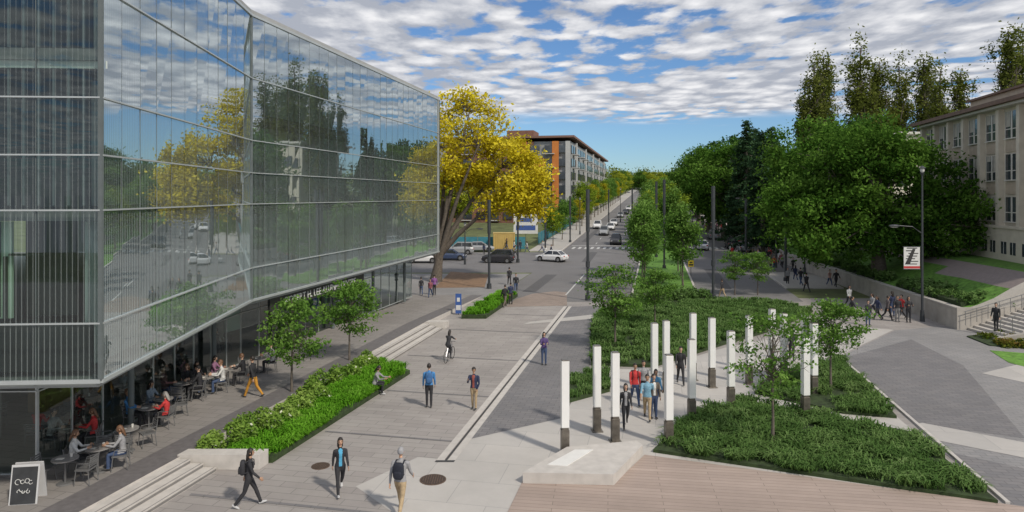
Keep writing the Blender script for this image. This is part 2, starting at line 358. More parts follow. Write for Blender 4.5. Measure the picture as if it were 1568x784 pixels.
dr=MB(); GRT=mat('drain_grating',(.09,.09,.09),.5,.3,20,metal=.6)
def lin(b,t0,t1,y0,y1,z,m): b.add([(t0+SL*y0,y0,z),(t1+SL*y0,y0,z),(t1+SL*y1,y1,z),(t0+SL*y1,y1,z)],[(0,1,2,3)],m)
lin(dr,-7.45,-7.18,23.2,55.5,.020,CONCW); lin(dr,-7.16,-7.08,23.2,55.5,.017,GRT); lin(dr,-7.06,-6.8,23.2,55.5,.020,CONCW)
lin(dr,-7.45,-6.8,23.05,23.19,.020,GRT)
dr.build('channel_drain')
def manhole(u,v,r=.42):
    b=MB(); I=mat('cast_iron',(.13,.085,.06),.6,.25,10,metal=.3)
    b.tube([(0,0,.0),(0,0,.022)],r,I,24); b.tube([(0,0,.0),(0,0,.026)],r*.9,mat('cast_iron_dark',(.07,.05,.04),.6,.3,30,metal=.3),24)
    for i in range(-4,5):
        h=math.sqrt(max(.01,(r*.82)**2-(i*r*.18)**2)); b.box((i*r*.18,0,.029),(r*.07,h*2,.006),I)
    b.build('manhole_cover',(*site(u,v),.004))
manhole(663,735);manhole(491,714,.3)
# ------------------------------------------------------------------ cafe terrace, steps, planters
TZ=.45
def tq(t,y): return (t+SL*y,y)
DKG=mat('dark_granite',(.15,.14,.14),.6,.15,6,.1)
te=MB()
PAVT=paver('terrace_pavers',(.27,.25,.235),(.235,.22,.205),(.14,.13,.125),.9,.45,-TH)
t0,t1=-40,-16.7
te.add([(*tq(t0,-10),TZ),(*tq(t1,-10),TZ),(*tq(t1,46),TZ),(*tq(t0,46),TZ),(*tq(t0,62),.006),(*tq(t1,62),.006)],[(0,1,2,3),(3,2,5,4)],PAVT)
te.add([(*tq(t1,-10),TZ),(*tq(-15.6,-10),TZ),(*tq(-15.6,46),TZ),(*tq(t1,46),TZ),(*tq(t1,62),.006),(*tq(-15.6,62),.006)],[(0,1,2,3),(3,2,5,4)],DKG)
te.add([(*tq(-15.6,-10),TZ),(*tq(-15.6,-10),0),(*tq(-15.6,46),0),(*tq(-15.6,46),TZ),(*tq(-15.6,62),0)],[(0,1,2,3),(3,2,4)],CONCW)
te.build('cafe_terrace')
STEP_SHADE=mat('step_shade_strip',(.20,.19,.18),.7,.1)  # painted shade: dark strips stand in for missing shadow on the steps
def steps(y0,y1,n=3):
    b=MB()
    for i in range(n):
        a=-15.6+i*.42; z=TZ-.13*(i+.25)-.02
        b.prism([tq(a+.003,y0),tq(a+.42,y0),tq(a+.42,y1),tq(a+.003,y1)],.003,z,CONCW)
        b.prism([tq(a+.421,y0+.02),tq(a+.428,y0+.02),tq(a+.428,y1-.02),tq(a+.421,y1-.02)],max(.004,z-.11),z-.035,STEP_SHADE)
        b.prism([tq(a+.34,y0+.02),tq(a+.37,y0+.02),tq(a+.37,y1-.02),tq(a+.34,y1-.02)],z+.001,z+.004,STEP_SHADE)
    b.build('terrace_steps')
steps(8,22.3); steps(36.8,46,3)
b=MB(); b.prism([tq(-15.7,22.4),tq(-13.0,22.4),tq(-13.0,22.95),tq(-15.7,22.95)],0,.5,CONCW); b.build('concrete_bench',bevel=.02)
b=MB(); b.prism([tq(-15.6,46.3),tq(-14.2,46.3),tq(-14.2,47.0),tq(-15.6,47.0)],0,.45,CONCW); b.build('concrete_bench',bevel=.02)
b=MB(); pts=[site(800,741),site(940,744),site(984,697),site(975,690),site(868,700)]
b.prism(pts,0,.36,CONCW); b.build('concrete_bench',bevel=.02)
b=MB(); b.prism([site(838,712,.36),site(880,689,.36),site(908,689,.36),site(868,714,.36)],.361,.38,mat('white_stone',(.7,.69,.66),.6,.05)); b.build('stone_plaque')
def inpoly(P,poly):
    x,y=P[:,0],P[:,1]; ins=np.zeros(len(P),bool); j=len(poly)-1
    for i in range(len(poly)):
        xi,yi=poly[i];xj,yj=poly[j]
        c=((yi>y)!=(yj>y))&(x<(xj-xi)*(y-yi)/(yj-yi+1e-12)+xi); ins^=c; j=i
    return ins
def sample(poly,n,rg):
    A=np.array(poly); lo=A.min(0);hi=A.max(0); out=[];tot=0
    while tot<n:
        P=rg.uniform(lo,hi,(n*2,2)); P=P[inpoly(P,poly)]; out.append(P);tot+=len(P)
    return np.concatenate(out)[:n]
def parea(p): return abs(sum(p[i][0]*p[(i+1)%len(p)][1]-p[(i+1)%len(p)][0]*p[i][1] for i in range(len(p))))/2
def groundcover(name,poly,dens,ln,ht,cols,base=.12,seed=1,w=.02,tuft=4):
    rg=np.random.default_rng(seed); n=int(parea(poly)*dens); P=sample(poly,n,rg)
    K=max(10,int(parea(poly)*tuft)); TC=sample(poly,K,rg); ti=rg.integers(0,K,n)
    P=TC[ti]+rg.normal(size=(n,2))*.17
    P=np.where(inpoly(P,poly)[:,None],P,TC[ti])
    hd=rg.uniform(0,2*math.pi,n); dx=np.stack([np.cos(hd),np.sin(hd)],1); s=rg.uniform(.6,1.25,(n,1))*rg.uniform(.75,1.2,K)[ti][:,None]
    px=np.stack([-dx[:,1],dx[:,0]],1)*w
    zb=np.full((n,1),base-.03)
    def pt(f,h,ww): return np.hstack([P+dx*ln*f*s+px*ww,zb+ht*h*s])
    v=np.stack([pt(0,0,1),pt(0,0,-1),pt(.45,.9,-1),pt(.45,.9,1),pt(1,.75,-.15),pt(1,.75,.15)],1).reshape(-1,3)
    i=np.arange(n)[:,None]*6; q=np.concatenate([i+np.array([[0,1,2,3]]),i+np.array([[3,2,4,5]])])
    t=rg.uniform(0,1,K)[ti]*.6+rg.uniform(0,.4,n); col=np.repeat(lerpcol(cols,t),6,0)
    me=npmesh(name,[(v,q,1,col)],[SOIL,LEAF]); o=place(name,me)
    b=MB(); b.prism(poly,0,base,SOIL); b.build('soil_bed',parent=o)
    return o
GC=[(.055,.11,.03),(.09,.17,.045),(.14,.235,.07),(.22,.32,.12)]
GC2=[(.07,.20,.015),(.11,.30,.02),(.16,.38,.03),(.23,.46,.06)]
groundcover('ornamental_grass_bed',[site(*p) for p in [(1000,693),(1040,655),(1078,630),(1140,616),(1395,665),(1528,772)]],330,.36,.30,GC,seed=2)
groundcover('ornamental_grass_bed',[site(*p) for p in [(1155,603),(1200,575),(1288,550),(1373,641),(1290,634)]],260,.34,.3,GC,seed=3)
groundcover('ornamental_grass_bed',[site(*p) for p in [(905,505),(915,482),(960,474),(1085,462),(1175,463),(1245,478),(1190,505),(1110,528),(1000,563),(905,560)]],150,.34,.34,GC,seed=4,w=.03,base=.16)
groundcover('ornamental_grass_bed',[site(*p) for p in [(872,583),(900,574),(933,572),(934,600),(872,617)]],240,.3,.3,GC,seed=5)
groundcover('ornamental_grass_bed',[tq(-14.6,23.0),tq(-12.9,23.0),tq(-12.4,34.5),tq(-14.6,36.4)],600,.3,.3,GC2,seed=6,base=.2,tuft=9)
groundcover('ornamental_grass_bed',[tq(-14.2,50),tq(-12.4,50),tq(-12.3,61),tq(-14.0,61)],220,.3,.35,GC2,seed=7,base=.3,w=.03)
def shrub(name,poly,h,n,leaf,cols,seed,flower=None,zb=0.,bumpy=.25):
    rg=np.random.default_rng(seed); K=int(parea(poly)*2.2)+3; TC=sample(poly,K,rg); tr=rg.uniform(.3,.55,K); th=h*rg.uniform(1-bumpy,1+bumpy,K)
    ti=rg.integers(0,K,n); d=unit(rg.normal(size=(n,3))); d[:,2]=np.abs(d[:,2]); rr=rg.uniform(.75,1.05,(n,1))
    P=np.hstack([TC[ti],np.full((n,1),zb)])+d*rr*np.stack([tr[ti],tr[ti],th[ti]],1)
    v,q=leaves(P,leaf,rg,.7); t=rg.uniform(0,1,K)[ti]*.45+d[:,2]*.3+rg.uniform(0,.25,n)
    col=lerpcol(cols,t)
    if flower:
        fl=rg.uniform(0,1,n)<.02; col[fl]=flower
    me=npmesh(name,[(v,q,0,np.repeat(col,4,0))],[LEAF]); o=place(name,me)
    b=MB(); b.prism(poly,0 if zb==0 else zb-.3,zb+.2*h,SOIL); b.build('soil_bed',parent=o); return o
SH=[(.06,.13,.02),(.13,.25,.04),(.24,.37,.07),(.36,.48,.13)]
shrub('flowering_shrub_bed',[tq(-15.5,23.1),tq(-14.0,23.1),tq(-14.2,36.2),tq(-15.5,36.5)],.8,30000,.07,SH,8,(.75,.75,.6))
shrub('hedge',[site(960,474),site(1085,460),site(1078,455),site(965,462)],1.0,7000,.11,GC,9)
# ------------------------------------------------------------------ sculptural light columns
WH=mat('white_enamel',(.76,.76,.74),.35,.03,2); SS=mat('brushed_steel_base',(.18,.16,.135),.4,.35,5,metal=.6)
def column(u,v,h=3.25):
    b=MB()
    b.box((0,0,.43),(.28,.28,.86),SS); b.box((0,0,.02),(.42,.42,.04),SS)
    b.box((0,0,.90),(.23,.23,.08),SS)
    b.box((0,0,.94+(h-.94)/2),(.27,.27,h-.94),WH); b.box((0,0,h+.015),(.25,.25,.03),SS)
    X,Y=site(u,v); b.build('light_column',(X,Y,.008),-math.atan(SL)+.3,bevel=.012)
for u,v in [(865,695),(914,660),(942,676),(1024,682),(1059,645),(1119,625),(1233,640),(1090,593),(1147,588),(1002,606),(1020,600),(1061,582),(1200,583),(1246,606),(1182,572),(1232,585)]:
    column(u,v)
# ------------------------------------------------------------------ glass building
bd=empty('glass_building',(0,0,0))
GL=glass('curtain_glass',.46,tint=(.76,.87,.86),stripe=.5,sw=.105,duty=.35,top=.2); GLS=glass('storefront_glass',.08,tint=(.72,.81,.77))
GL3=glass('end_glass',.06,tint=(.74,.84,.80),stripe=.22,sw=.14,duty=.16,top=.4)
P3=(-22.,17.0);P0=(-10.66,17.7);P1=(-11.95,31.3);P2=(-6.3,59.0)
LV=[4.2,5.7,8.63,10.06,11.55,14.4,17.3]
MUL=mat('aluminium_mullion',(.50,.53,.53),.4,.05,2,metal=.4); MULD=mat('dark_joint',(.12,.14,.14),.5,.1); SLA=mat('steel_slat',(.22,.24,.25),.5,.1)
def panels(name,A,B,wd,m,levels=LV,wob=.005,vt=.018,mz=MUL):
    A=Vector((*A,0));B=Vector((*B,0)); d=(B-A);Lh=d.length;d.normalize(); nrm=Vector((d.y,-d.x,0))
    n=max(1,round(Lh/wd)); me=bpy.data.meshes.new(name); vs=[];fs=[];uv=[]
    mb=MB()
    for i in range(n):
        u0=Lh*i/n;u1=Lh*(i+1)/n
        for j in range(len(levels)-1):
            z0,z1=levels[j]+.02,levels[j+1]-.02; o=len(vs)
            for (uu,zz) in ((u0+.01,z0),(u1-.01,z0),(u1-.01,z1),(u0+.01,z1)):
                p=A+d*uu+nrm*random.uniform(-wob,wob); vs.append((p.x,p.y,zz)); uv.append((uu,zz))
            fs.append((o,o+1,o+2,o+3))
    me.from_pydata(vs,[],fs); me.materials.append(m); ul=me.uv_layers.new(name='UVMap')
    ul.data.foreach_set('uv',[c for l in me.loops for c in uv[l.vertex_index]]); me.update()
    place(name,me,parent=bd)
    ang=math.atan2(d.y,d.x); mid=(A+B)/2
    for z in levels: mb.box((mid.x+nrm.x*.03,mid.y+nrm.y*.03,z),(Lh,.06,.04 if z not in (4.2,17.3) else .10),mz,rz=ang)
    for i in range(n+1):
        p=A+d*(Lh*i/n)-nrm*.02; zm=(levels[0]+levels[-1])/2; mb.box((p.x,p.y,zm),(vt,.05,levels[-1]-levels[0]),MULD if vt<.05 else MUL,rz=ang)
    mb.build(name+'_mullions',parent=bd)
panels('curtain_wall_street',P1,P2,1.1,GL); panels('curtain_wall_bend',P0,P1,1.1,GL); panels('curtain_wall_end',P3,P0,1.65,GL3,wob=.002)
b=MB()
for p in (P0,P1,P2): b.box((p[0],p[1],(4.2+17.3)/2),(.10,.10,13.0),MULD)
SOF=mat('soffit_panel',(.33,.34,.33),.6,.06,1); RF=mat('roof_membrane',(.35,.36,.36),.8,.1,1); DARKI=mat('interior_dark',(.05,.055,.058),.8,.3,.7)
foot=[P0,P1,P2,(-12,60),(-40,62),(-40,17.2),P3]
ins=[(P0[0]-.15,P0[1]+.15),(P1[0]-.15,P1[1]),(P2[0]-.15,P2[1]-.15),(-12,59.7),(-39.8,61.5),(-39.8,17.4),(P3[0],P3[1]+.15)]
b.prism(foot,17.36,17.55,RF); b.build('roof_edge',parent=bd)
b=MB(); b.prism(ins,4.0,4.14,SOF); b.build('soffit',parent=bd)
b=MB(); FL=mat('floor_slab_interior',(.22,.22,.21),.7,.1)
for z in (8.35,12.55): b.prism(ins,z,z+.3,FL)
b.build('floor_slabs',parent=bd)
SCR=mat('interior_screen',(.58,.63,.60),.8,.12,.35); SCG=mat('green_interior',(.62,.80,.64),.8,.15,.4); SLT=mat('interior_slat',(.07,.08,.08),.6,.1)
b=MB()
def wall(b,A,B,off,z0,z1,m,th=.08,u0=0,u1=1):
    A=Vector((*A,0));B=Vector((*B,0)); d=B-A; Lh=d.length; d.normalize(); nn=Vector((-d.y,d.x,0))
    a=A+d*Lh*u0+nn*off; c=A+d*Lh*u1+nn*off; mm=(a+c)/2; b.box((mm.x,mm.y,(z0+z1)/2),((c-a).length,th,z1-z0),m,rz=math.atan2(d.y,d.x))
wall(b,P1,P2,.7,4.3,8.3,SCR,u1=.99); wall(b,P1,P2,1.6,8.7,12.5,SCR); wall(b,P1,P2,.9,12.9,17.2,SCR)
wall(b,P0,P1,.9,4.3,8.3,SCR,u0=.08); wall(b,P0,P1,1.8,8.7,12.5,SCR,u0=.14); wall(b,P0,P1,.9,12.9,17.2,SCR,u0=.10)
wall(b,P3,P0,.7,4.3,5.6,DARKI,u1=.95); wall(b,P3,P0,1.2,5.65,8.3,SCG,u1=.74); wall(b,P3,P0,1.6,5.65,8.3,DARKI,u0=.75,u1=.87); wall(b,P3,P0,1.0,8.7,12.5,DARKI,u1=.93); wall(b,P3,P0,.9,12.9,17.2,DARKI,u1=.94)
for i in range(30):
    wall(b,P3,P0,.35,8.75,12.5,SLA,.05,i/30+.01,i/30+.0145); wall(b,P3,P0,.35,12.9,17.2,SLA,.05,i/30+.01,i/30+.0145)
wall(b,P3,P0,.3,12.35,12.55,SCR,.05)
for i in range(4): wall(b,P3,P0,1.1,5.7,8.3,SLT,.06,.5+i*.07,.5+i*.07+.006)
b.box((-13.8,18.6,6.5),(.08,.08,1.7),SLT); b.box((-13.2,18.6,7.4),(1.0,.06,.06),SLT)
for i in range(9):
    wall(b,P1,P2,.5,4.3,17.2,MUL,.15,(i+.5)/9,(i+.5)/9+.007)
wall(b,P2,(-40,59),.3,4.2,17.3,SOF,.1)
b.build('interior_walls',parent=bd)
Sa=(-14.6,21.);S1=(-13.9,35.);S2=(-8.6,58.5)
panels('storefront_glass_bend',Sa,S1,1.6,GLS,[.46,3.0,4.0],.003,vt=.06); panels('storefront_glass_street',S1,S2,1.6,GLS,[.40,3.0,4.0],.003,vt=.06); panels('storefront_glass_end',(-30,20.6),Sa,1.6,GLS,[.46,3.0,4.0],.003,vt=.06)
b=MB(); WD=mat('wood_interior',(.36,.23,.12),.6,.2,1); IG=mat('interior_grey',(.22,.23,.21),.8,.2)
wall(b,(-22,21),(-20.0,35),.0,.46,4.0,IG); wall(b,(-20,35),(-13.5,58.5),0,.46,4.0,IG)
wall(b,(-30,26.5),(-20,26.5),0,.46,4.0,WD)
for i in range(7): wall(b,(-20,35),(-13.5,58.5),-.15,.5,2.8,(WD,DARKI,SCG)[i%3],.1,i/7+.03,i/7+.09)
b.box((-18.8,30,1.0),(.7,6,1.1),WD); b.box((-18.8,30,1.58),(.8,6.1,.05),CONCW)
for y in (24,29,34,40,46,52):
    x=-18.2+(max(0,y-35))*.22; b.tube([(x,y,.4),(x,y,4.0)],.2,CONC,12)
b.build('ground_floor_interior',parent=bd)
b=MB()
for y in (25,31.5,38,44,50,56): 
    x=-14.3+(y-25)*.03 if y<35 else -13.9+(y-35)*.225; b.tube([(x+.35,y,.3),(x+.35,y,4.02)],.11,MULD,10)
b.build('columns',parent=bd)
sg=MB(); d=(Vector(P2)-Vector(P1)).normalized(); nx=Vector((d.y,-d.x))
def onf(s,o): q=Vector(P1)+d*s+nx*o; return q
q0=onf(2.6,-.45);q1=onf(13.,-.45); m=(q0+q1)/2; ang=math.atan2(d.y,d.x)
sg.box((m.x,m.y,3.62),(11.2,.12,.62),mat('sign_dark',(.03,.03,.03),.4,.1),rz=ang); sg.build('entrance_canopy_sign',parent=bd)
tx=bpy.data.curves.new('sign_letters','FONT'); tx.body='ROBERT H. LEE ALUMNI CENTRE'; tx.size=.54; tx.extrude=.02; tx.align_x='CENTER'; tx.align_y='CENTER'
to=bpy.data.objects.new('sign_letters',tx); scene.collection.objects.link(to); to.data.materials.append(mat('sign_white',(.8,.8,.78),.4,.02)); q=m+nx*.09; to.location=(q.x,q.y,3.62); to.rotation_euler=(R(90),0,ang); to.parent=bd; to.scale=(1.08,1,1)
# ------------------------------------------------------------------ right stone building
RBD=empty('stone_building'); ua=Vector((.203,.979)); ua.normalize(); un=Vector((-ua.y,ua.x))
A0=Vector((37.9,44)); LB=29.7
CR=mat('cream_stone',(.60,.55,.46),.8,.08,1.5,.1,big=.08); BG=mat('beige_panel',(.44,.37,.29),.8,.1,2,.1); RFB=mat('brown_roof',(.17,.11,.085),.8,.2,2); WG=mat('window_glass_dark',(.05,.06,.07),.10,.5,.7,spec=.8); WFR=mat('window_frame',(.60,.58,.53),.5,.05); BLI=mat('window_blind',(.42,.40,.35),.7,.1)
AR=math.atan2(ua.y,ua.x)
def fb(b,s,o,z,ls,lo,lz,m):
    q=A0+ua*s+un*o; b.box((q.x,q.y,z),(ls,lo,lz),m,rz=AR)
b=MB()
fb(b,LB/2,-7,(3+16.4)/2,LB,13.4,13.4,CR); fb(b,LB/2,-.22,5.0,LB+.1,.5,3.0,CR)
b.build('walls',parent=RBD)
b=MB(); fb(b,LB/2,-6.5,16.6,LB+1.2,15,.34,RFB); fb(b,LB/2,-6.5,16.32,LB+.6,14.2,.2,WFR); fb(b,LB/2+2,-8,17.7,LB-7,8,2.0,BG); fb(b,LB/2+2,-8,18.8,LB-6.4,8.6,.2,RFB); fb(b,8,-7,19.6,9,5,1.6,BG)
for s,h in ((6,22),(9,24.5),(12,21.5)): 
    q=A0+ua*s-un*3; b.tube([(q.x,q.y,16.7),(q.x,q.y,h)],[.09,.03],WFR)
b.build('roof',parent=RBD)
b=MB(); nb=9; bw=LB/nb
for i in range(nb+1):
    fb(b,i*bw,-.12,(6.35+16.2)/2,.5,.5,9.85,CR)
fb(b,LB/2,-.1,6.45,LB+.3,.5,.22,CR); 
b.build('piers',parent=RBD)
b=MB()
for i in range(nb):
    s=i*bw+bw*.5
    for (z0,z1) in ((6.9,8.9),(10.3,12.4),(13.7,15.9)):
        fb(b,s,-.27,(z0+z1)/2,bw*.62,.1,z1-z0,WG)
        fb(b,s,-.235,z0+.75,bw*.62,.05,.07,WFR); fb(b,s,-.23,(z0+z1)/2,.22,.07,z1-z0,WFR); fb(b,s,-.18,z0-.03,bw*.66,.16,.09,WFR)
        for k in (-1,1):
            fb(b,s+k*bw*.31,-.233,(z0+z1)/2,.07,.06,z1-z0+.06,WFR)
            if random.random()<.5: hh=random.uniform(.4,1.3); fb(b,s+k*bw*.17,-.217,z1-hh/2,bw*.2,.012,hh,BLI)
    for k in (-.22,.22): fb(b,s+k*bw,.03,4.75,bw*.26,.04,1.0,WG); fb(b,s+k*bw,.045,4.75,.05,.04,1.0,WFR)
    for zc in (9.6,13.05): fb(b,s,-.27,zc,bw*.62,.08,.95,BG)
b.build('windows',parent=RBD)
# ------------------------------------------------------------------ bank, retaining wall, stairs
def xw(y): return 29.9+.14*(y-46)
def xb(y): return 39.8+.207*(y-53)
def bankz(x,y):
    t=min(1,max(0,(x-xw(y))/(xb(y)-xw(y)-2.0))); return 1.3+2.4*(t*t*(3-2*t))+gz(y)*.6
PATH=mat('path_asphalt',(.24,.20,.19),.85,.1,4)
b=MB(); ny,nx_=34,20; vs=[]
for j in range(ny+1):
    y=46+j*(120-46)/ny
    for i in range(nx_+1):
        x=xw(y)+.3+(i/nx_)*(xb(y)+14-xw(y)); vs.append((x,y,bankz(x,y)+.06*math.sin(x*1.7+y)*math.sin(y*.8)*(1 if x<xb(y)-5 else 0)))
f1=[];f2=[]
for j in range(ny):
    y=46+(j+.5)*(120-46)/ny
    for i in range(nx_):
        a=j*(nx_+1)+i; x=vs[a][0]+.4; (f2 if xb(y)-5.2<x<xb(y)-3.2 else f1).append((a,a+1,a+nx_+2,a+nx_+1))
b.add(vs,f1,GRASS); b.add(vs,f2,PATH)
q=[(vs[i]) for i in range(nx_+1)]
b.add(q+[(x,y,0) for x,y,z in q],[(i+nx_+1,i+nx_+2,i+1,i) for i in range(nx_)],CONC)
b.build('grass_bank')
b=MB(); WST=mat('retaining_concrete',(.36,.335,.30),.85,.15,1.2,.2,big=.15)
for j in range(12):
    y0=46+j*5;y1=y0+4.97
    b.prism([(xw(y0),y0),(xw(y0)+.35,y0),(xw(y1)+.35,y1),(xw(y1),y1)],0,1.4+gz(y1),WST); b.prism([(xw(y0)-.04,y0),(xw(y0)+.4,y0),(xw(y1)+.4,y1),(xw(y1)-.04,y1)],1.401+gz(y1),1.5+gz(y1),CONC)
b.build('retaining_wall')
b=MB(); ns=12
for i in range(ns): b.box((30.6+i*.42+.21,44.2,.075+i*.075),(.42,3.3,.15+i*.15),CONCW if i%2 else CONC)
b.box((30.6+ns*.42+4,44.2,.93),(8,3.3,1.86),CONC)
b.prism([(29.9,45.86),(44,45.86),(44,45.99),(29.9,45.99)],0,1.5,WST)
b.add([(29.9,42.5,0),(30.6+ns*.42,42.5,0),(30.6+ns*.42,42.5,1.2),(29.9,42.5,.15),(29.9,42.2,0),(30.6+ns*.42,42.2,0),(30.6+ns*.42,42.2,1.2),(29.9,42.2,.15)],[(4,5,6,7),(3,2,1,0),(7,6,2,3),(4,7,3,0),(5,1,2,6)],WST)
RAIL=mat('rail_metal',(.30,.30,.30),.4,.1,metal=.7)
for yy in (42.35,45.6):
    pts=[(30.2,yy,1.25),(30.6+ns*.42,yy,2.85),(40,yy,2.85)]
    b.tube(pts,.025,RAIL,6); b.tube([(x,y,z-.35) for x,y,z in pts],.018,RAIL,6)
    for i in range(8): 
        x=30.3+i*.75; z=min(1.28+(x-30.2)*.295,2.85); b.tube([(x,yy,z-.95),(x,yy,z)],.02,RAIL,6)
b.build('outdoor_staircase')
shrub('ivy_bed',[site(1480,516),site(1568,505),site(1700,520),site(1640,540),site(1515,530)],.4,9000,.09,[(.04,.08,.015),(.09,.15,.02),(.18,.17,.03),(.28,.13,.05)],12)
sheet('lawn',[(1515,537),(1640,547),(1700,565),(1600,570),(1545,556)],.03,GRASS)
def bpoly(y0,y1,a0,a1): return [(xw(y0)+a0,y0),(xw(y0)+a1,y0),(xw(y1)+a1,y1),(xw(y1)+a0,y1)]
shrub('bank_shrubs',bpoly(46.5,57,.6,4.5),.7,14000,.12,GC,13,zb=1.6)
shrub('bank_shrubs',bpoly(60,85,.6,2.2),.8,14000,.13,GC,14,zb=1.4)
# ------------------------------------------------------------------ trees
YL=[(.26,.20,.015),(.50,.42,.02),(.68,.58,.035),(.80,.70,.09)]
YT=[(-1,0,13,4.2,4,4),(7,0,11.0,4.6,4.4,3.9),(9.0,-1,8.6,2.4,3,2.0),(3,0,17.0,4.6,4.2,3.4),(-4,1,9,3,3,3)]
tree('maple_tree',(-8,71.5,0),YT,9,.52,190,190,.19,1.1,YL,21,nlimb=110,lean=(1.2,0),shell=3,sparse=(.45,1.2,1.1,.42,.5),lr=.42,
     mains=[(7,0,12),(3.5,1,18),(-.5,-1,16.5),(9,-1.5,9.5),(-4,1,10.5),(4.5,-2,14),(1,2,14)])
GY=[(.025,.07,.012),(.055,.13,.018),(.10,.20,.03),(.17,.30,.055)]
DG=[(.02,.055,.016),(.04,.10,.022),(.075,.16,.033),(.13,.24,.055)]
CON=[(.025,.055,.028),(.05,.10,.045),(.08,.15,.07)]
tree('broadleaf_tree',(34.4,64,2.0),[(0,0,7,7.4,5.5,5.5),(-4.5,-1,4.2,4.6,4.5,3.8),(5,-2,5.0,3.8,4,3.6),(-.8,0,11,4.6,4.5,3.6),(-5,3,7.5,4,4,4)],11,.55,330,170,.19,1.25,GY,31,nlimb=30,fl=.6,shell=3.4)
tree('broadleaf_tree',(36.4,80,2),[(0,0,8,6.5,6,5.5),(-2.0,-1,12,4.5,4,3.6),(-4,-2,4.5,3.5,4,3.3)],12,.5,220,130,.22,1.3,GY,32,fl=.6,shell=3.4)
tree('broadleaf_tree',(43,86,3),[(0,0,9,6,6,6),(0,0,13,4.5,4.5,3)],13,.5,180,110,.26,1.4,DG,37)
def conifer_mesh(name,h,r,seed,cols,n=130,per=90):
    rg=np.random.default_rng(seed); parts=[(*nptube([(0,0,-.1),(0,0,h*.5),(0,0,h)],[h*.02,h*.012,.02],7),0,None)]
    P=[];CT=[]
    for i in range(n):
        t=(i/n); z=h*(.12+.88*t); ln=r*(1-t)**.8*rg.uniform(.65,1.15)+.25; a=rg.uniform(0,2*math.pi); d=np.array((math.cos(a),math.sin(a),-.22)); e=np.array((0,0,z))+d*ln
        parts.append((*nptube([(0,0,z),(np.array((0,0,z))+e)/2,e],[.06,.04,.01],4),0,None))
        m=int(per*ln/r*1.5)+12; s=rg.uniform(.1,1,m)**.7; q=np.array((0,0,z))+np.outer(s,d*ln)+rg.normal(size=(m,3))*np.array((.32,.32,.16))*(.35+.11*r); P.append(q); CT.append(np.full(m,rg.uniform(0,.6)))
    P=np.concatenate(P); CT=np.concatenate(CT)+rg.uniform(0,.4,len(P)); v,q=leaves(P,.22,rg,.8)
    parts.append((v,q,1,np.repeat(lerpcol(cols,CT),4,0))); return npmesh(name,parts,[BARK,LEAF])
cm=conifer_mesh('conifer_tree',18,4.2,41,CON); 
for x,y,s,rz in ((36.0,98,1.0,0),(39.5,104,1.05,1),(42,118,1.1,2),(41.5,92,.9,4),(38.5,112,1.15,5)): place('conifer_tree',cm,(x,y,gz(y)),rz,scale=s)
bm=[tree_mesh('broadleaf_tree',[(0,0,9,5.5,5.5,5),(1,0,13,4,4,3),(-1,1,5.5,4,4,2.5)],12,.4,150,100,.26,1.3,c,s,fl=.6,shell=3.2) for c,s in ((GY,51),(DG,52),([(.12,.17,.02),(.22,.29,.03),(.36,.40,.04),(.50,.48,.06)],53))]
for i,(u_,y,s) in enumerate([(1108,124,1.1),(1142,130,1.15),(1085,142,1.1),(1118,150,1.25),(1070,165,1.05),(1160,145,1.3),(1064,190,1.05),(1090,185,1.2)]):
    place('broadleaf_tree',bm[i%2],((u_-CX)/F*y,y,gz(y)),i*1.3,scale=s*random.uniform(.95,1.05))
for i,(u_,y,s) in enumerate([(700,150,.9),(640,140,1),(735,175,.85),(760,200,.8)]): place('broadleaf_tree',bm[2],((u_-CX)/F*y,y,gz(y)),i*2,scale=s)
for i,(t,y) in enumerate([(-11,470),(-4,500),(4,480),(11,510),(-8,540),(0,560),(8,550),(-19,440),(18,430),(-20,400),(19,380),(-19,350),(1,440),(0,410),(1,380)]):
    place('broadleaf_tree',bm[2 if i%3 else 0],(t+SL*y,y,gz(y)),i*1.9,scale=.9 if i<12 else .7)
PO=[(.07,.09,.02),(.12,.15,.03),(.20,.22,.055)]
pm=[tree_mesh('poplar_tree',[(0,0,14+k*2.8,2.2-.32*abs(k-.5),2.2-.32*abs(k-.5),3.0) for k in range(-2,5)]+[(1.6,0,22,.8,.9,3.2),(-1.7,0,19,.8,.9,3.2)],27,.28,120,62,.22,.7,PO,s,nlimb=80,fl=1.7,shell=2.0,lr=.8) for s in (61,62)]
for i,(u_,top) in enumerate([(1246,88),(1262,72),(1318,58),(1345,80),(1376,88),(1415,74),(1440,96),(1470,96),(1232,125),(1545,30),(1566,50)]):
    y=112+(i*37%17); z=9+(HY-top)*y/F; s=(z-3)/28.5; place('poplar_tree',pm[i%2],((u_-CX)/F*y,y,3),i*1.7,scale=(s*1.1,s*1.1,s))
YG=[(.045,.11,.02),(.085,.18,.03),(.14,.26,.05),(.21,.35,.08)]
def young(seed,h,w,leaf=.075,n=46,per=70,cols=YG,flat=.45):
    return tree_mesh('young_tree',[(0,0,h*.64,w,w,h*.30),(0,0,h*.84,w*.45,w*.45,h*.17),(0,0,h*.42,w*.7,w*.7,h*.1)],h*.9,.055,n,per,leaf,.42,cols,seed,nlimb=40,fl=flat,shell=2.2)
ym=[young(71,4.6,1.35,n=52,per=85),young(72,4.6,1.5,n=52,per=85),young(73,5.2,1.6,n=48,per=42)]
for u_,v_,mi,z,s in [(447,610,0,.15,1.05),(535,560,1,.15,1.08),(942,532,0,.1,1.15),(1003,500,1,.1,.95),(1183,677,2,.1,1.0),(1272,597,1,.1,1.0),(1125,452,0,0,.95),(1160,452,1,0,.95)]:
    place('young_tree',ym[mi],(*site(u_,v_,z),z),u_*.7,scale=s)
MG=[(.08,.14,.015),(.15,.24,.025),(.24,.33,.035),(.36,.42,.06)]
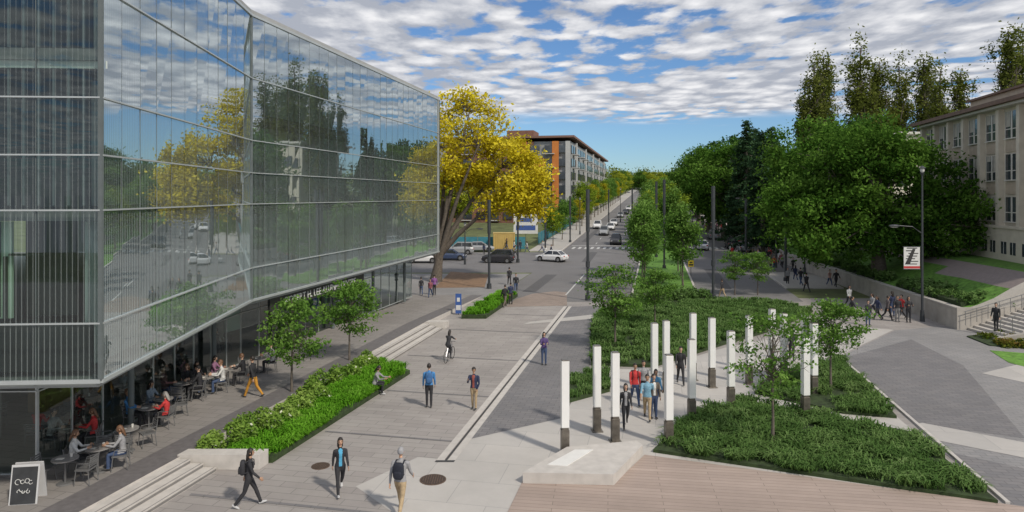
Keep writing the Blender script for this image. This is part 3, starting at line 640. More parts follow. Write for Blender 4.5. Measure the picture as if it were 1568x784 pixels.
mm=[tree_mesh('street_tree',[(0,0,4.6,1.7,1.7,2.4),(0,0,6.2,1.0,1.0,1.5)],6,.09,60,90,.13,.6,c,s,nlimb=20) for c,s in ((YG,81),(MG,82),([(.20,.19,.015),(.36,.34,.02),(.52,.46,.04)],83))]
i=0
for y in [66,73,80,106,113,120,128,136,145,154,164,175,187,200,215,230,248,268,290,315]:
    for t in (-1.2,2.7):
        yy=y+random.uniform(-1.5,1.5); s=random.uniform(.8,1.05)*(1 if y<100 else 1.3); m_=mm[0] if y<100 else mm[random.choice((0,1,1,2)) if y>160 else random.choice((0,1,1))]
        place('street_tree',m_,(t+SL*yy,yy,gz(yy)+.13),i*1.1,scale=s); i+=1
for y in list(range(112,330,11)):
    place('street_tree',mm[random.choice((0,1,2,2))],(-16.8+SL*y,y,gz(y)+.12),y,scale=1.3 if y>150 else .9)
    place('street_tree',mm[random.choice((0,0,1))],(15.5+SL*y,y,gz(y)+.12),y+1,scale=1.1)
rg=np.random.default_rng(99)
C=[]
for k in range(480):
    y=rg.uniform(330,620); x=SL*y+rg.uniform(-330,330)
    if abs(x-SL*y+1)<17 and y<520: continue
    C.append((x,y,gz(y)+rg.uniform(2,15)))
for k in range(120): 
    y=rg.uniform(540,640); C.append((SL*y+rg.uniform(-40,40),y,gz(y)+rg.uniform(1,10)))
C=np.array(C); ci=np.repeat(np.arange(len(C)),130); off=rg.normal(size=(len(ci),3))*np.array((3.6,3.6,2.8)); v,q=leaves(C[ci]+off,1.0,rg)
t=rg.uniform(0,1,len(C))[ci]*.6+rg.uniform(0,.4,len(ci)); cc=lerpcol([(.06,.11,.05),(.11,.17,.06),(.17,.23,.07),(.33,.33,.08)],t)
place('distant_trees',npmesh('distant_trees',[(v,q,0,np.repeat(cc,4,0))],[LEAF]))
# ------------------------------------------------------------------ apartment building (far left)
AP=empty('apartment_building'); OR=mat('orange_panel',(.55,.19,.04),.7,.15,.5); GP=mat('grey_panel',(.30,.31,.31),.7,.1,.5); LP=mat('light_panel',(.48,.48,.47),.7,.08,.5); BRW=mat('brick_brown',(.20,.10,.07),.85,.2,1)
c0=Vector((-20.5+SL*165,165)); da=Vector((SL,1)).normalized(); dl=Vector((-da.y,da.x)); z0=gz(165); hA=20; ARA=math.atan2(da.y,da.x)
def ab(b,s,l,z,ls,ll,lz,m): q=c0+da*s+dl*l; b.box((q.x,q.y,z0+z),(ls,ll,lz),m,rz=ARA)
b=MB(); ab(b,60,17,hA/2-1,120,34,hA+2,GP); ab(b,-.15,20,hA/2,.5,22,hA,BRW); b.build('walls',parent=AP)
b=MB(); ab(b,60,17,hA+1.1,122,36,.5,mat('roof_trim',(.22,.12,.09),.7,.1)); ab(b,12,14,hA+2.4,8,7,2.4,BRW); ab(b,40,14,hA+2.2,10,8,2,LP); b.build('roof',parent=AP)
b=MB()
for f in range(6):
    z=1.8+f*3.25
    for i in range(30):
        s=2+i*4; ab(b,s,-.08,z+.1,2.4,.3,1.9,WG); 
        if i%3==1: ab(b,s,-.75,z-1.1,3.2,1.5,.18,LP); ab(b,s,-1.45,z-.55,3.2,.06,1.0,WG)
    for i in range(8):
        ab(b,-.45,1.8+i*3.4,z+.1,.3,2.2,1.8,WG)
        if i%2: ab(b,-1.1,1.8+i*3.4,z-1.1,1.4,2.8,.18,LP)
for l in (3.6,11.5): ab(b,-.55,l,hA/2,.35,1.6,hA,OR)
ab(b,-.5,7.6,hA*.62,.3,3.0,7,OR); ab(b,-.52,.6,hA/2,.3,1.1,hA,LP)
for i in range(5): ab(b,10+i*24,-.2,hA/2,1.6,.6,hA+.6,LP)
b.build('windows_and_balconies',parent=AP)
b=MB(); b.box((-38,128,gz(128)+4),(40,12,8),BRW); b.box((-38,128,gz(128)+8.1),(41,13,.3),RF)
for i in range(9): b.box((-56+i*4.4,121.9,gz(128)+4.5),(2.6,.25,2),WG)
b.build('brick_building')
b=MB(); b.box((62,118,12),(18,14,14),CR); b.box((62,118,19.2),(19,15,.4),WFR)
for j in range(3):
    for i in range(6): b.box((54.6+i*3,110.9,8+j*3.6),(1.8,.2,1.8),WG)
b.build('concrete_building')
# ------------------------------------------------------------------ street furniture
PB=mat('pole_black',(.045,.05,.055),.45,.15,2); LG=mat('lamp_lens',(.6,.6,.56),.3,.05)
def pole(u,v,top,r=.12):
    X,Y=site(u,v); z=gz(Y); h=H+(HY-top)*Y/F-z
    b=MB(); b.tube([(0,0,0),(0,0,.5)],[.24,.22],PB,12); b.tube([(0,0,.5),(0,0,h*.62)],r,PB,12); b.tube([(0,0,h*.62),(0,0,h)],r*1.4,PB,12)
    b.tube([(0,0,h*.3),(0,0,h*.3+.5)],r*1.5,PB,12)
    b.build('lighting_mast',(X,Y,z),smooth=False)
for a in [(900,460,290),(749,442,306),(1092,459,285),(1203,432,290),(1017,412,275),(1005,395,278),(793,402,318),(835,392,318),(968,352,288),(873,372,300),(932,345,290),(1142,398,305),(1128,372,300)]: pole(*a)
def lamp(u,v,top,arms,side=-1):
    X,Y=site(u,v); z=gz(Y); h=H+(HY-top)*Y/F-z; b=MB()
    b.tube([(0,0,0),(0,0,.8)],[.17,.13],PB,10); b.tube([(0,0,.8),(0,0,h)],[.09,.055],PB,10)
    for ah in arms:
        za=h*ah; b.tube([(0,0,za-.5),(side*.7,0,za),(side*1.7,0,za+.08)],[.04,.035,.03],PB,8); b.ell((side*2.0,0,za+.06),(.42,.17,.1),PB); b.ell((side*2.0,0,za+.02),(.33,.13,.09),LG)
    b.ell((0,0,h+.08),(.15,.15,.22),LG); b.tube([(0,0,h+.2),(0,0,h+.38)],[.24,.05],PB,10); b.tube([(0,0,h-.3),(0,0,h-.12)],[.07,.17],PB,10)
    b.build('street_lamp',(X,Y,z))
lamp(1412,492,262,(.63,)); lamp(1188,410,300,(.97,)); lamp(1232,420,335,(.96,)); lamp(1150,385,300,(.95,)); lamp(607,468,425,()); lamp(712,405,345,(.9,),1)
lamp(1100,360,297,(.95,)); lamp(1075,345,292,(.95,)); lamp(950,340,290,(.9,),1); lamp(888,360,305,(.95,),1)
for u_,v_ in ((1030,340),(1045,330),(985,335),(992,325),(1060,350)): lamp(u_,v_,286,(.95,))
def signpost(name,u,v,w,h,z0,col,col2=None,rz=0,z=0.):
    X,Y=site(u,v,z); z=max(z,gz(Y)); b=MB(); m1=mat(name+'_face_%.2f%.2f'%(col[0],u),col,.5,.05,2)
    b.tube([(0,.04,0),(0,.04,z0+h)],.035,PB,8); b.box((0,0,z0+h/2),(w,.05,h),m1)
    if col2: b.box((0,-.03,z0+h*.3),(w*.8,.02,h*.25),mat(name+'_b%.0f'%u,col2,.5,.05)); b.box((0,-.03,z0+h*.7),(w*.5,.02,h*.2),mat(name+'_b%.0f'%u,col2,.5,.05))
    return b.build(name,(X,Y,z),rz)
signpost('wayfinding_sign',702,482,.45,1.5,.1,(.04,.10,.32),(.6,.6,.6))
signpost('yellow_road_sign',1058,425,.6,.7,1.2,(.75,.55,.02),(.04,.04,.04))
signpost('construction_billboard',805,372,4.2,3.4,1.6,(.62,.62,.60),(.05,.10,.30))
signpost('blue_notice_sign',1216,395,.9,1.5,1.2,(.02,.03,.06),(.5,.5,.5))
X,Y=site(1412,492); b=MB(); b.tube([(0,0,5.35),(-1.4,0,5.35)],.025,PB,6); b.tube([(0,0,3.75),(-1.4,0,3.75)],.025,PB,6); b.box((-.75,0,4.55),(1.15,.02,1.58),mat('banner_white',(.62,.62,.60),.7,.05)); 
BK=mat('banner_print',(.03,.03,.03),.7,.1)
for i in range(7): b.box((-.75+.12*math.sin(i*2.1),-.014-.001*i,4.12+.19*i),(.75-.05*(i%3),.01,.06),BK)
b.add([(-1.25,-.028,4.1),(-.9,-.028,4.1),(-.5,-.028,5.2),(-.7,-.028,5.2)],[(0,1,2,3)],BK)
b.box((-.75,-.014,3.88),(1.15,.01,.16),mat('banner_red',(.45,.04,.04),.7,.1)); b.build('lamp_banner',(X,Y,0))
X,Y=site(772,382); b=MB(); YC=mat('yellow_container',(.50,.36,.12),.6,.1,1); b.box((0,0,1.3),(3.4,2.4,2.6),YC)
for i in range(12): b.box((-1.55+i*.28,-1.22,1.3),(.08,.05,2.4),YC)
b.box((0,0,2.63),(3.5,2.5,.08),YC); b.build('shipping_container',(X,Y,gz(Y)))
b=MB(); BF=mat('blue_fence_mesh',(.04,.20,.26),.7,.2,2)
for i in range(16):
    y=118+i*3; X=-20+SL*y; b.box((X,y,gz(y)+.95),(.05,2.9,1.9),BF,rz=-math.atan(SL)); b.tube([(X,y-1.5,gz(y)),(X,y-1.5,gz(y)+2.1)],.04,RAIL,6)
b.build('construction_fence')
b=MB()
for i in range(9):
    x=-14+i*1.9; b.box((x,108.5,gz(108)+1.0),(1.8,.05,1.9),BF)
    b.tube([(x-.95,108.5,gz(108)),(x-.95,108.5,gz(108)+2)],.04,RAIL,6)
b.build('construction_fence')
b=MB(); FB=mat('aframe_frame',(.55,.55,.55),.4,.05); BB=mat('chalkboard',(.035,.037,.04),.7,.2,5); CK=mat('chalk',(.6,.6,.58),.9,.1)
b.box((0,0,.5),(.72,.04,1.1),FB,rx=R(-10)); b.box((0,-.026,.5),(.64,.02,.98),BB,rx=R(-10)); b.box((0,.35,.5),(.72,.04,1.1),FB,rx=R(10))
def swirl(b,cx,cz,r,a0,a1):
    pts=[]
    for i in range(9):
        a=a0+(a1-a0)*i/8; z=cz+r*math.sin(a); pts.append((cx+r*math.cos(a),-.045+(z-.5)*.176,z))
    b.tube(pts,.009,CK,5)
swirl(b,-.16,.6,.07,0,5);swirl(b,-.04,.6,.05,1,6.3);swirl(b,.08,.62,.06,0,5.5);swirl(b,.17,.58,.05,1,6);swirl(b,0,.45,.12,3.4,6.0);swirl(b,-.12,.35,.04,0,4);swirl(b,.0,.34,.04,2,7);swirl(b,.12,.34,.04,2,7)
b.build('sandwich_board',(*site(38,770,TZ),TZ),.15)
CHM=mat('chair_grey',(.14,.14,.14),.5,.1,5); TBM=mat('table_top',(.25,.24,.23),.4,.1,4)
cb_=MB()
cb_.box((0,0,.45),(.44,.42,.035),CHM); 
for x in (-.2,.2):
    cb_.tube([(x,.18,.44),(x*1.1,.22,0)],.014,CHM,6); cb_.tube([(x,-.18,.44),(x*1.1,-.24,0)],.014,CHM,6)
    cb_.tube([(x,-.2,.45),(x*1.02,-.27,.86)],.014,CHM,6); cb_.tube([(x*1.12,-.22,.66),(x*1.15,.12,.66),(x*1.1,.18,.45)],.013,CHM,6)
for i in range(5): cb_.box((0,-.215-.012*i,.55+.065*i),(.42,.012,.04),CHM)
chair=cb_.mesh('cafe_chair')
tb=MB(); tb.tube([(0,0,.72),(0,0,.75)],.36,TBM,20); tb.tube([(0,0,.03),(0,0,.72)],.03,CHM,8); tb.tube([(0,0,0),(0,0,.03)],[.24,.2],CHM,16)
CUP=mat('paper_cup',(.7,.68,.62),.6,.05)
tb.tube([(.12,.1,.75),(.12,.1,.86)],[.03,.04],CUP,8); tb.box((-.1,-.08,.757),(.2,.14,.012),CUP)
table=tb.mesh('cafe_table')
# ------------------------------------------------------------------ vehicles
TY=mat('tyre_rubber',(.02,.02,.02),.85,.2,10); RIM=mat('alloy_rim',(.4,.4,.4),.35,.1,metal=.8); CGL=mat('car_glass',(.02,.025,.03),.06,.2,1,spec=.9); HL=mat('headlight',(.7,.7,.7),.15,.05); TL=mat('taillight',(.45,.02,.02),.25,.1); BLK=mat('trim_black',(.02,.02,.02),.5,.1)
def car_mesh(col,suv=False):
    b=MB(); P=mat('car_paint_%.2f_%.2f_%.2f'%col,col,.25,.03,1,spec=.7); hz=.18 if suv else 0
    st=[(-2.22,.42,.72,.66),(-2.12,.28,.88+hz,.80),(-1.75,.22,.97+hz,.87),(-1.0,.2,.99+hz,.90),(.2,.2,.97+hz,.90),(1.0,.2,.94+hz,.89),(1.75,.22,.82+hz,.86),(2.1,.28,.72+hz*.6,.78),(2.2,.38,.6,.66)]
    vs=[]
    for y,zb,zt,w_ in st:
        for x,z in ((-w_*.88,zb),(-w_,zb+.12),(-w_,zb+(zt-zb)*.7),(-w_*.86,zt),(w_*.86,zt),(w_,zb+(zt-zb)*.7),(w_,zb+.12),(w_*.88,zb)): vs.append((x,y,z))
    n=len(st); fs=[(i*8+k,i*8+(k+1)%8,(i+1)*8+(k+1)%8,(i+1)*8+k) for i in range(n-1) for k in range(8)]+[tuple(range(8)),tuple(range((n-1)*8,n*8))[::-1]]
    b.add(vs,[f[::-1] for f in fs],P)
    zr=1.46+(.28 if suv else 0); zl=.95+hz; yb=-2.0 if suv else -1.75; yr=-1.85 if suv else -1.15
    B=[(-.78,yb,zl),(.78,yb,zl),(.78,1.0,zl),(-.78,1.0,zl)]; T=[(-.6,yr,zr-.03),(.6,yr,zr-.03),(.6,.25,zr),(-.6,.25,zr)]
    b.add(B+T,[(0,1,5,4),(1,2,6,5),(2,3,7,6),(3,0,4,7)],CGL)
    b.add([(x*1.03,y,z) for x,y,z in T]+[(x*.9,y*.95,z+.06) for x,y,z in T],[(0,1,5,4),(1,2,6,5),(2,3,7,6),(3,0,4,7),(4,5,6,7)],P)
    for i in range(4): b.tube([B[i],T[i]],.045,P,6)
    for s in (-1,1):
        b.tube([(s*.775,-.45,zl),(s*.61,-.45,zr-.02)],.035,P,6)
        b.ell((s*.93,.75,zl+.05),(.1,.06,.07),P,8,5)
        for y in (-1.35,1.38):
            b.tube([(s*.70,y,.33),(s*.915,y,.33)],.33,TY,18); b.tube([(s*.90,y,.33),(s*.925,y,.33)],.2,RIM,14); b.tube([(s*.89,y,.37),(s*.905,y,.37)],.39,BLK,18)
        b.box((s*.58,2.1,.66),(.3,.14,.12),HL); b.box((s*.62,-2.16,.78),(.22,.1,.14),TL)
    b.box((0,2.18,.45),(.9,.06,.14),BLK); b.box((0,-2.2,.55),(.45,.04,.13),HL)
    return b.mesh('car')
cars={}
def car(u,v,rz,col,suv=False,name='car'):
    k=(col,suv)
    if k not in cars: cars[k]=car_mesh(col,suv)
    X,Y=site(u,v); place(name,cars[k],(X,Y,gz(Y)+.012),rz)
Wc=(.72,.72,.72);Kc=(.03,.03,.035);Sc=(.3,.31,.32);Rc=(.25,.03,.03);Bc=(.04,.06,.12)
car(845,400,R(60),Wc); car(763,402,R(80),Kc,True,'suv'); car(703,389,R(90),Sc,True,'suv'); car(735,385,R(-88),Sc); car(648,402,R(90),Wc); car(690,398,R(-90),Bc)
for u_,v_,c_,s_ in [(943,374,Kc,True),(940,345,Wc,False),(950,333,Sc,False),(935,352,Wc,False),(962,322,Wc,False),(925,360,Sc,True),(958,328,Kc,False),(915,350,Wc,True)]: car(u_,v_,TH+math.pi,c_,s_)
for u_,v_,c_,s_ in [(1075,382,Wc,False),(1092,366,Sc,True),(1066,332,Rc,True),(1060,321,Sc,True),(1050,312,Wc,False),(1072,340,Kc,False),(1085,352,Rc,False),(1120,380,Kc,True),(1138,385,Sc,False),(1102,352,Wc,False),(1094,340,Bc,False)]: car(u_,v_,TH,c_,s_)
# ------------------------------------------------------------------ people
def loft(pts,rx,ry,n=10):
    pts=np.array(pts,float); rx=list(rx);ry=list(ry)
    d0=pts[0]-pts[1];d0/=np.linalg.norm(d0);d1=pts[-1]-pts[-2];d1/=np.linalg.norm(d1)
    pts=np.vstack([pts[0]+d0*min(rx[0],ry[0])*.8,pts[0]+d0*min(rx[0],ry[0])*.5,pts,pts[-1]+d1*min(rx[-1],ry[-1])*.5,pts[-1]+d1*min(rx[-1],ry[-1])*.8])
    rx=[.001,rx[0]*.8]+rx+[rx[-1]*.8,.001]; ry=[.001,ry[0]*.8]+ry+[ry[-1]*.8,.001]; vs=[]
    for i,p in enumerate(pts):
        d=pts[min(i+1,len(pts)-1)]-pts[max(i-1,0)]; d/=np.linalg.norm(d)+1e-9
        lat=np.array((1.,0,0)); lat-=d*lat.dot(d); lat/=np.linalg.norm(lat); up=np.cross(lat,d); t=np.arange(n)*2*math.pi/n
        vs.append(p+np.outer(np.cos(t),lat)*rx[i]+np.outer(np.sin(t),up)*ry[i])
    vs=np.concatenate(vs); q=np.array([(i*n+k,i*n+(k+1)%n,(i+1)*n+(k+1)%n,(i+1)*n+k) for i in range(len(pts)-1) for k in range(n)])
    return vs,q
def nell(c,r,nu=12,nv=8):
    vs=[];q=[]
    for j in range(nv+1):
        ph=math.pi*(j+.02)/(nv+.04)
        for i in range(nu):
            th=2*math.pi*i/nu; vs.append((c[0]+r[0]*math.sin(ph)*math.cos(th),c[1]+r[1]*math.sin(ph)*math.sin(th),c[2]-r[2]*math.cos(ph)))
    for j in range(nv):
        for i in range(nu): q.append((j*nu+i,j*nu+(i+1)%nu,(j+1)*nu+(i+1)%nu,(j+1)*nu+i))
    return np.array(vs),np.array(q)
TOP,FORE,PANT,SHANK,SHOE,SKIN,HAIR,EYE,LIP,BAG,INNER=range(11)
D=math.radians
POSES={
 'walk':dict(l=(26,6),r=(-16,22),al=(-24,14),ar=(22,26),lean=4),
 'walk2':dict(l=(-20,30),r=(20,4),al=(20,30),ar=(-22,12),lean=3),
 'stand':dict(l=(3,2),r=(-3,3),al=(2,10),ar=(6,16),lean=1),
 'phone':dict(l=(5,4),r=(-4,3),al=(2,12),ar=(28,100),lean=3,head=18),
 'standfold':dict(l=(4,4),r=(-3,2),al=(24,85),ar=(26,80),lean=1),
 'sit':dict(l=(84,84),r=(82,88),al=(38,62),ar=(30,70),lean=8,head=12),
 'sitback':dict(l=(86,70),r=(84,92),al=(12,60),ar=(40,55),lean=-6),
 'ledge':dict(l=(98,118),r=(92,96),al=(50,40),ar=(42,60),lean=16,head=20),
 'cycle':dict(l=(72,80),r=(38,48),al=(58,14),ar=(58,14),lean=24,hip=.98),
}
def body(pose,fem,long_hair):
    p=POSES[pose]; sh=.165 if fem else .195; hw=.088
    def seg(a): return np.array((0,math.sin(D(a)),-math.cos(D(a))))
    hz=max(.43*math.cos(D(p[s][0]))+.42*math.cos(D(p[s][0]-p[s][1])) for s in 'lr')+.085
    hz=p.get('hip',hz); hip=np.array((0,0,hz)); ln=p['lean']; up=np.array((0,math.sin(D(ln)),math.cos(D(ln))))
    parts=[];segs=[]
    rxs=[.10,.15,.165,.148,.14,.165,.18,.12,.055,.05]
    if fem: rxs=[.11,.155,.168,.135,.125,.145,.15,.10,.048,.045]
    rys=[.08,.105,.115,.10,.10,.118,.108,.08,.055,.052]; hs=[-.10,-.04,.03,.13,.22,.34,.44,.51,.55,.63]
    parts.append(loft([hip+up*h for h in hs],rxs,rys,14))
    segs.append(('torso',hip,hip+up*.52)); segs.append(('neck',hip+up*.58,hip+up*.66))
    for s,sg_ in (('l',-1),('r',1)):
        a,k=p[s]; h0=hip+np.array((sg_*hw,0,0)); kn=h0+seg(a)*.43; an=kn+seg(a-k)*.42
        parts.append(loft([h0+seg(a)*.0,h0+seg(a)*.12,h0+seg(a)*.28,kn,kn+seg(a-k)*.12,kn+seg(a-k)*.28,an],[.088,.088,.074,.060,.060,.052,.046],[.09,.092,.078,.062,.064,.054,.05],10))
        segs.append(('thigh',h0+seg(a)*.1,kn));segs.append(('shank',kn,an+seg(a-k)*-.01))
        sa=a-k; fa=max(-50,min(0,sa*.9)) if sa<-5 else (12 if sa>12 else 0)
        fd=np.array((0,math.cos(D(fa)),math.sin(D(fa)))); dn=np.array((0,math.sin(D(fa)),-math.cos(D(fa))))
        he=an+dn*.035-fd*.05; parts.append(loft([he,he+fd*.07,he+fd*.16,he+fd*.22],[.036,.04,.046,.036],[.042,.046,.034,.024],8)); segs.append(('shoe',he-fd*.01+dn*.01,he+fd*.24))
    hands=[]
    for s,sg_ in (('al',-1),('ar',1)):
        a,e=p[s]; s0=hip+up*.475+np.array((sg_*sh,0,0)); out=np.array((sg_*.13,0,0)); da_=seg(a)+out; da_/=np.linalg.norm(da_); el=s0+da_*.29
        inn=-.35 if pose in('standfold','phone','sit') else 0.
        db=seg(a+e)+np.array((sg_*(.05+inn),0,0)); db/=np.linalg.norm(db); wr=el+db*.25
        parts.append(loft([s0+np.array((-sg_*.05,0,.015)),s0,s0+da_*.12,el,el+db*.08,wr],[.05,.058,.052,.043,.042,.031],[.055,.06,.055,.044,.044,.033],10))
        segs.append(('torso',s0,el));segs.append(('fore',el+db*.05,wr)); hands.append((wr,db,sg_,seg(a+e+90)))
    V=np.concatenate([v for v,q in parts]); o=0;Q=[]
    for v,q in parts: Q.append(q+o);o+=len(v)
    me=bpy.data.meshes.new('tmp'); me.from_pydata(V.tolist(),[],np.concatenate(Q).tolist()); ob=bpy.data.objects.new('tmp',me); scene.collection.objects.link(ob)
    r=ob.modifiers.new('r','REMESH'); r.mode='VOXEL'; r.voxel_size=.019; sm=ob.modifiers.new('s','SMOOTH'); sm.factor=.5; sm.iterations=3
    dg=bpy.context.evaluated_depsgraph_get(); dg.update(); ev=ob.evaluated_get(dg); m2=ev.to_mesh()
    V=np.empty(len(m2.vertices)*3); m2.vertices.foreach_get('co',V); V=V.reshape(-1,3)
    Q=np.array([tuple(pl.vertices)+((pl.vertices[2],) if len(pl.vertices)==3 else ()) for pl in m2.polygons]); ev.to_mesh_clear(); bpy.data.objects.remove(ob)
    cen=V[Q].mean(1); best=np.full(len(Q),1e9); lab=np.zeros(len(Q),int); nm={'torso':TOP,'neck':SKIN,'thigh':PANT,'shank':SHANK,'shoe':SHOE,'fore':FORE}; wt={'torso':.10,'neck':.05,'thigh':.07,'shank':.055,'shoe':.05,'fore':.04}
    for n_,a,b2 in segs:
        ab_=b2-a; t=np.clip(((cen-a)@ab_)/(ab_@ab_),0,1); dd=np.linalg.norm(cen-(a+t[:,None]*ab_),axis=1)/wt[n_]
        msk=dd<best; best[msk]=dd[msk]; lab[msk]=nm[n_]
    hloc=(cen-hip)@up
    lab[(lab==TOP)&(hloc<.0)]=PANT
    lab[(lab==PANT)&(hloc>.0)&(np.abs(cen[:,1])<.14)]=TOP
    fw=(cen-hip)[:,1]*math.cos(D(ln))-(cen-hip)[:,2]*math.sin(D(ln))
    lab[(lab==TOP)&(fw>.05)&(np.abs(cen[:,0])<.045+.05*np.clip(hloc-.2,0,1))&(hloc>.02)&(hloc<.56)]=INNER
    out=[(V,Q,lab)]
    for wr,db,sg_,nr in hands:
        out.append((*loft([wr-db*.01,wr+db*.035,wr+db*.08],[.018,.02,.014],[.028,.04,.038],8),SKIN))
        for f in range(4):
            o_=nr*(.03-.02*f); L_=(.072,.08,.075,.06)[f]; b0=wr+db*.078+o_; cur=np.array((-sg_*1.,0,0)); p1=b0+db*L_*.45; p2=p1+(db*.8+cur*.6)*L_*.32; p3=p2+(db*.4+cur*.9)*L_*.25
            out.append((*nptube([b0-db*.01,b0,p1,p2,p3],[.009,.0095,.009,.008,.004],6),SKIN))
        b0=wr+db*.02+nr*.034; out.append((*nptube([b0-nr*.01,b0+nr*.018+db*.02,b0+nr*.026+db*.05,b0+nr*.022+db*.068],[.012,.011,.010,.005],6),SKIN))
    hd=D(-(p.get('head',0)+ln*.5)); hc=hip+up*.755
    Rm=np.array([[1,0,0],[0,math.cos(hd),-math.sin(hd)],[0,math.sin(hd),math.cos(hd)]])
    hp=[]
    v,q=nell((0,0,0),(.076,.095,.118),16,12); low=np.clip(-v[:,2]/.118,0,1); v[:,0]*=1-.32*low**1.5; v[:,1]+=np.where(v[:,1]>0,.012*low,-.0); hp.append((v,q,SKIN))
    hp.append((*nptube([(0,.088,.018),(0,.108,-.018),(0,.092,-.028)],[.007,.013,.006],6),SKIN))
    for s in (-1,1):
        hp.append((*nell((s*.032,.086,.012),(.013,.008,.008),8,5),EYE)); hp.append((*nell((s*.079,-.005,-.005),(.012,.02,.032),8,5),SKIN))
        hp.append((*nptube([(s*.015,.094,.034),(s*.034,.092,.038),(s*.05,.08,.034)],[.003,.005,.003],5),HAIR))
    hp.append((*nell((0,.092,-.055),(.024,.008,.008),8,5),LIP))
    v,q=nell((0,-.008,.014),(.088,.104,.122),18,14); c=v[q].mean(1); keep=~((c[:,1]>.03)&(c[:,2]<.062))&~((c[:,2]<-.045)); 
    if long_hair: keep=~((c[:,1]>.045)&(c[:,2]<.07))
    hp.append((v,q[keep],HAIR))
    if long_hair: hp.append((*loft([(0,-.05,.03),(0,-.075,-.08),(0,-.085,-.17),(0,-.10,-.27)],[.085,.092,.088,.05],[.055,.05,.04,.025],10),HAIR))
    for v,q,l in hp: out.append((v@Rm.T+hc,q,l))
    return out,hip,up
def backpack(hip,up):
    bk=np.array((0,-1,0)); c=hip+up*.32+bk*.19; o=[]
    v,q=nell((0,0,0),(1,1,1),12,10); s=np.sign(v)*np.abs(v)**.55; o.append((s*np.array((.15,.085,.22))+c,q,BAG)); o.append((s*np.array((.11,.04,.1))+c+np.array((0,-.09,-.08)),q,BAG))
    for sg_ in (-1,1):
        x=np.array((sg_*.11,0,0)); o.append((*nptube([c+up*.17+x+np.array((0,.06,0)),hip+up*.545+x+np.array((0,-.02,0)),hip+up*.50+x+np.array((0,.10,0)),hip+up*.34+x+np.array((0,.125,0)),hip+up*.2+x+np.array((0,.04,0)),c-up*.15+x],[.018]*6,6),BAG))
    return o
cache={}
SK=[(.50,.30,.20),(.42,.25,.16),(.56,.36,.26)]
def cm_(pre,c,r=.8): return mat('%s_%.3f_%.3f_%.3f'%(pre,*c),c,r,.14,14,.35,bscale=30)
def person(name,x,y,z,pose,head,top,pant,hair=(.02,.015,.012),fem=False,lh=False,bag=None,short=False,shorts=False,shoe=(.05,.05,.05),scale=None,hoodie=False,inner=None):
    k=(pose,fem,lh)
    if k not in cache: cache[k]=body(*k)
    out,hip,up=cache[k]; out=list(out)
    if bag: out+=backpack(hip,up)
    if hoodie: out=[(v,q,l) if not (np.isscalar(l) and l==HAIR and len(q)>100) else (v,q,TOP) for v,q,l in out]
    skin=cm_('skin',random.choice(SK),.55); T=cm_('fabric',top); Pn=cm_('fabric',pant)
    mats=[T,skin if short else T,Pn,skin if shorts else Pn,cm_('shoe',shoe,.6),skin,cm_('hair',hair,.5),cm_('eye',(.02,.015,.01),.3),cm_('lip',(.35,.12,.10),.5),cm_('bag',bag or (.02,.02,.02)),cm_('fabric',inner) if inner else T]
    me=npmesh(name,[(v,q,l,None) for v,q,l in out],mats,smooth=True)
    s=scale or ((.96 if fem else 1.02)*random.uniform(.97,1.03)); place(name,me,(x,y,z),R(head),scale=s)
def P(u,v,pose,head,top,pant,z=0.,**k):
    X,Y=site(u,v,z); fem=k.get('fem',False); seated=pose in('sit','sitback','ledge')
    nm='seated_person' if seated else ('pedestrian_woman' if fem else 'pedestrian_man')
    person(nm,X,Y,(z if z else gz(Y)+.014),pose,head,top,pant,**k); return X,Y
BL=(.026,.026,.03);NV=(.025,.035,.08);GYc=(.30,.30,.31);KH=(.40,.30,.18);BLU=(.06,.22,.48);RD=(.50,.04,.04);WT=(.6,.6,.58);DN=(.05,.08,.16);PU=(.08,.05,.16)
P(381,776,'walk',-75,BL,BL,fem=True,lh=True,bag=(.03,.03,.035),shoe=(.5,.5,.5))
P(521,757,'walk2',-160,BL,BL,fem=True,lh=True,shoe=(.5,.5,.5),inner=(.08,.35,.55))
P(613,786,'walk',-8,GYc,KH,bag=(.015,.018,.03),hoodie=True,scale=1.06)
P(657,624,'stand',5,BLU,BL,bag=(.04,.12,.28)); P(726,627,'phone',165,NV,KH,inner=(.3,.08,.06))
P(833,559,'standfold',-170,PU,DN,fem=True,lh=True)
P(388,608,'walk',80,BL,(.5,.24,.03),z=TZ)
P(332,556,'stand',90,BL,BL,z=TZ)
P(645,452,'walk',10,BL,DN,fem=True);P(659,456,'walk2',170,(.3,.1,.12),DN,fem=True,lh=True);P(665,452,'stand',0,(.25,.1,.3),BL)
P(780,436,'walk',10,BL,BL);P(790,449,'walk2',180,BL,DN);P(773,470,'walk',-30,BL,(.15,.12,.1),bag=(.02,.02,.02));P(782,466,'stand',20,NV,BL)
P(958,655,'walk2',175,BL,BL,fem=True,lh=True,inner=GYc);P(972,620,'walk',185,RD,DN,bag=(.1,.02,.02));P(991,642,'walk',170,(.2,.38,.5),KH,short=True);P(1004,628,'walk2',180,(.10,.28,.45),DN,fem=True,lh=True);P(985,612,'walk',180,GYc,BL);P(1042,588,'walk',175,BL,BL,bag=(.02,.02,.02));P(1001,641,'stand',190,(.12,.10,.08),DN,inner=WT)
P(1212,552,'walk',160,BL,BL,fem=True,lh=True)
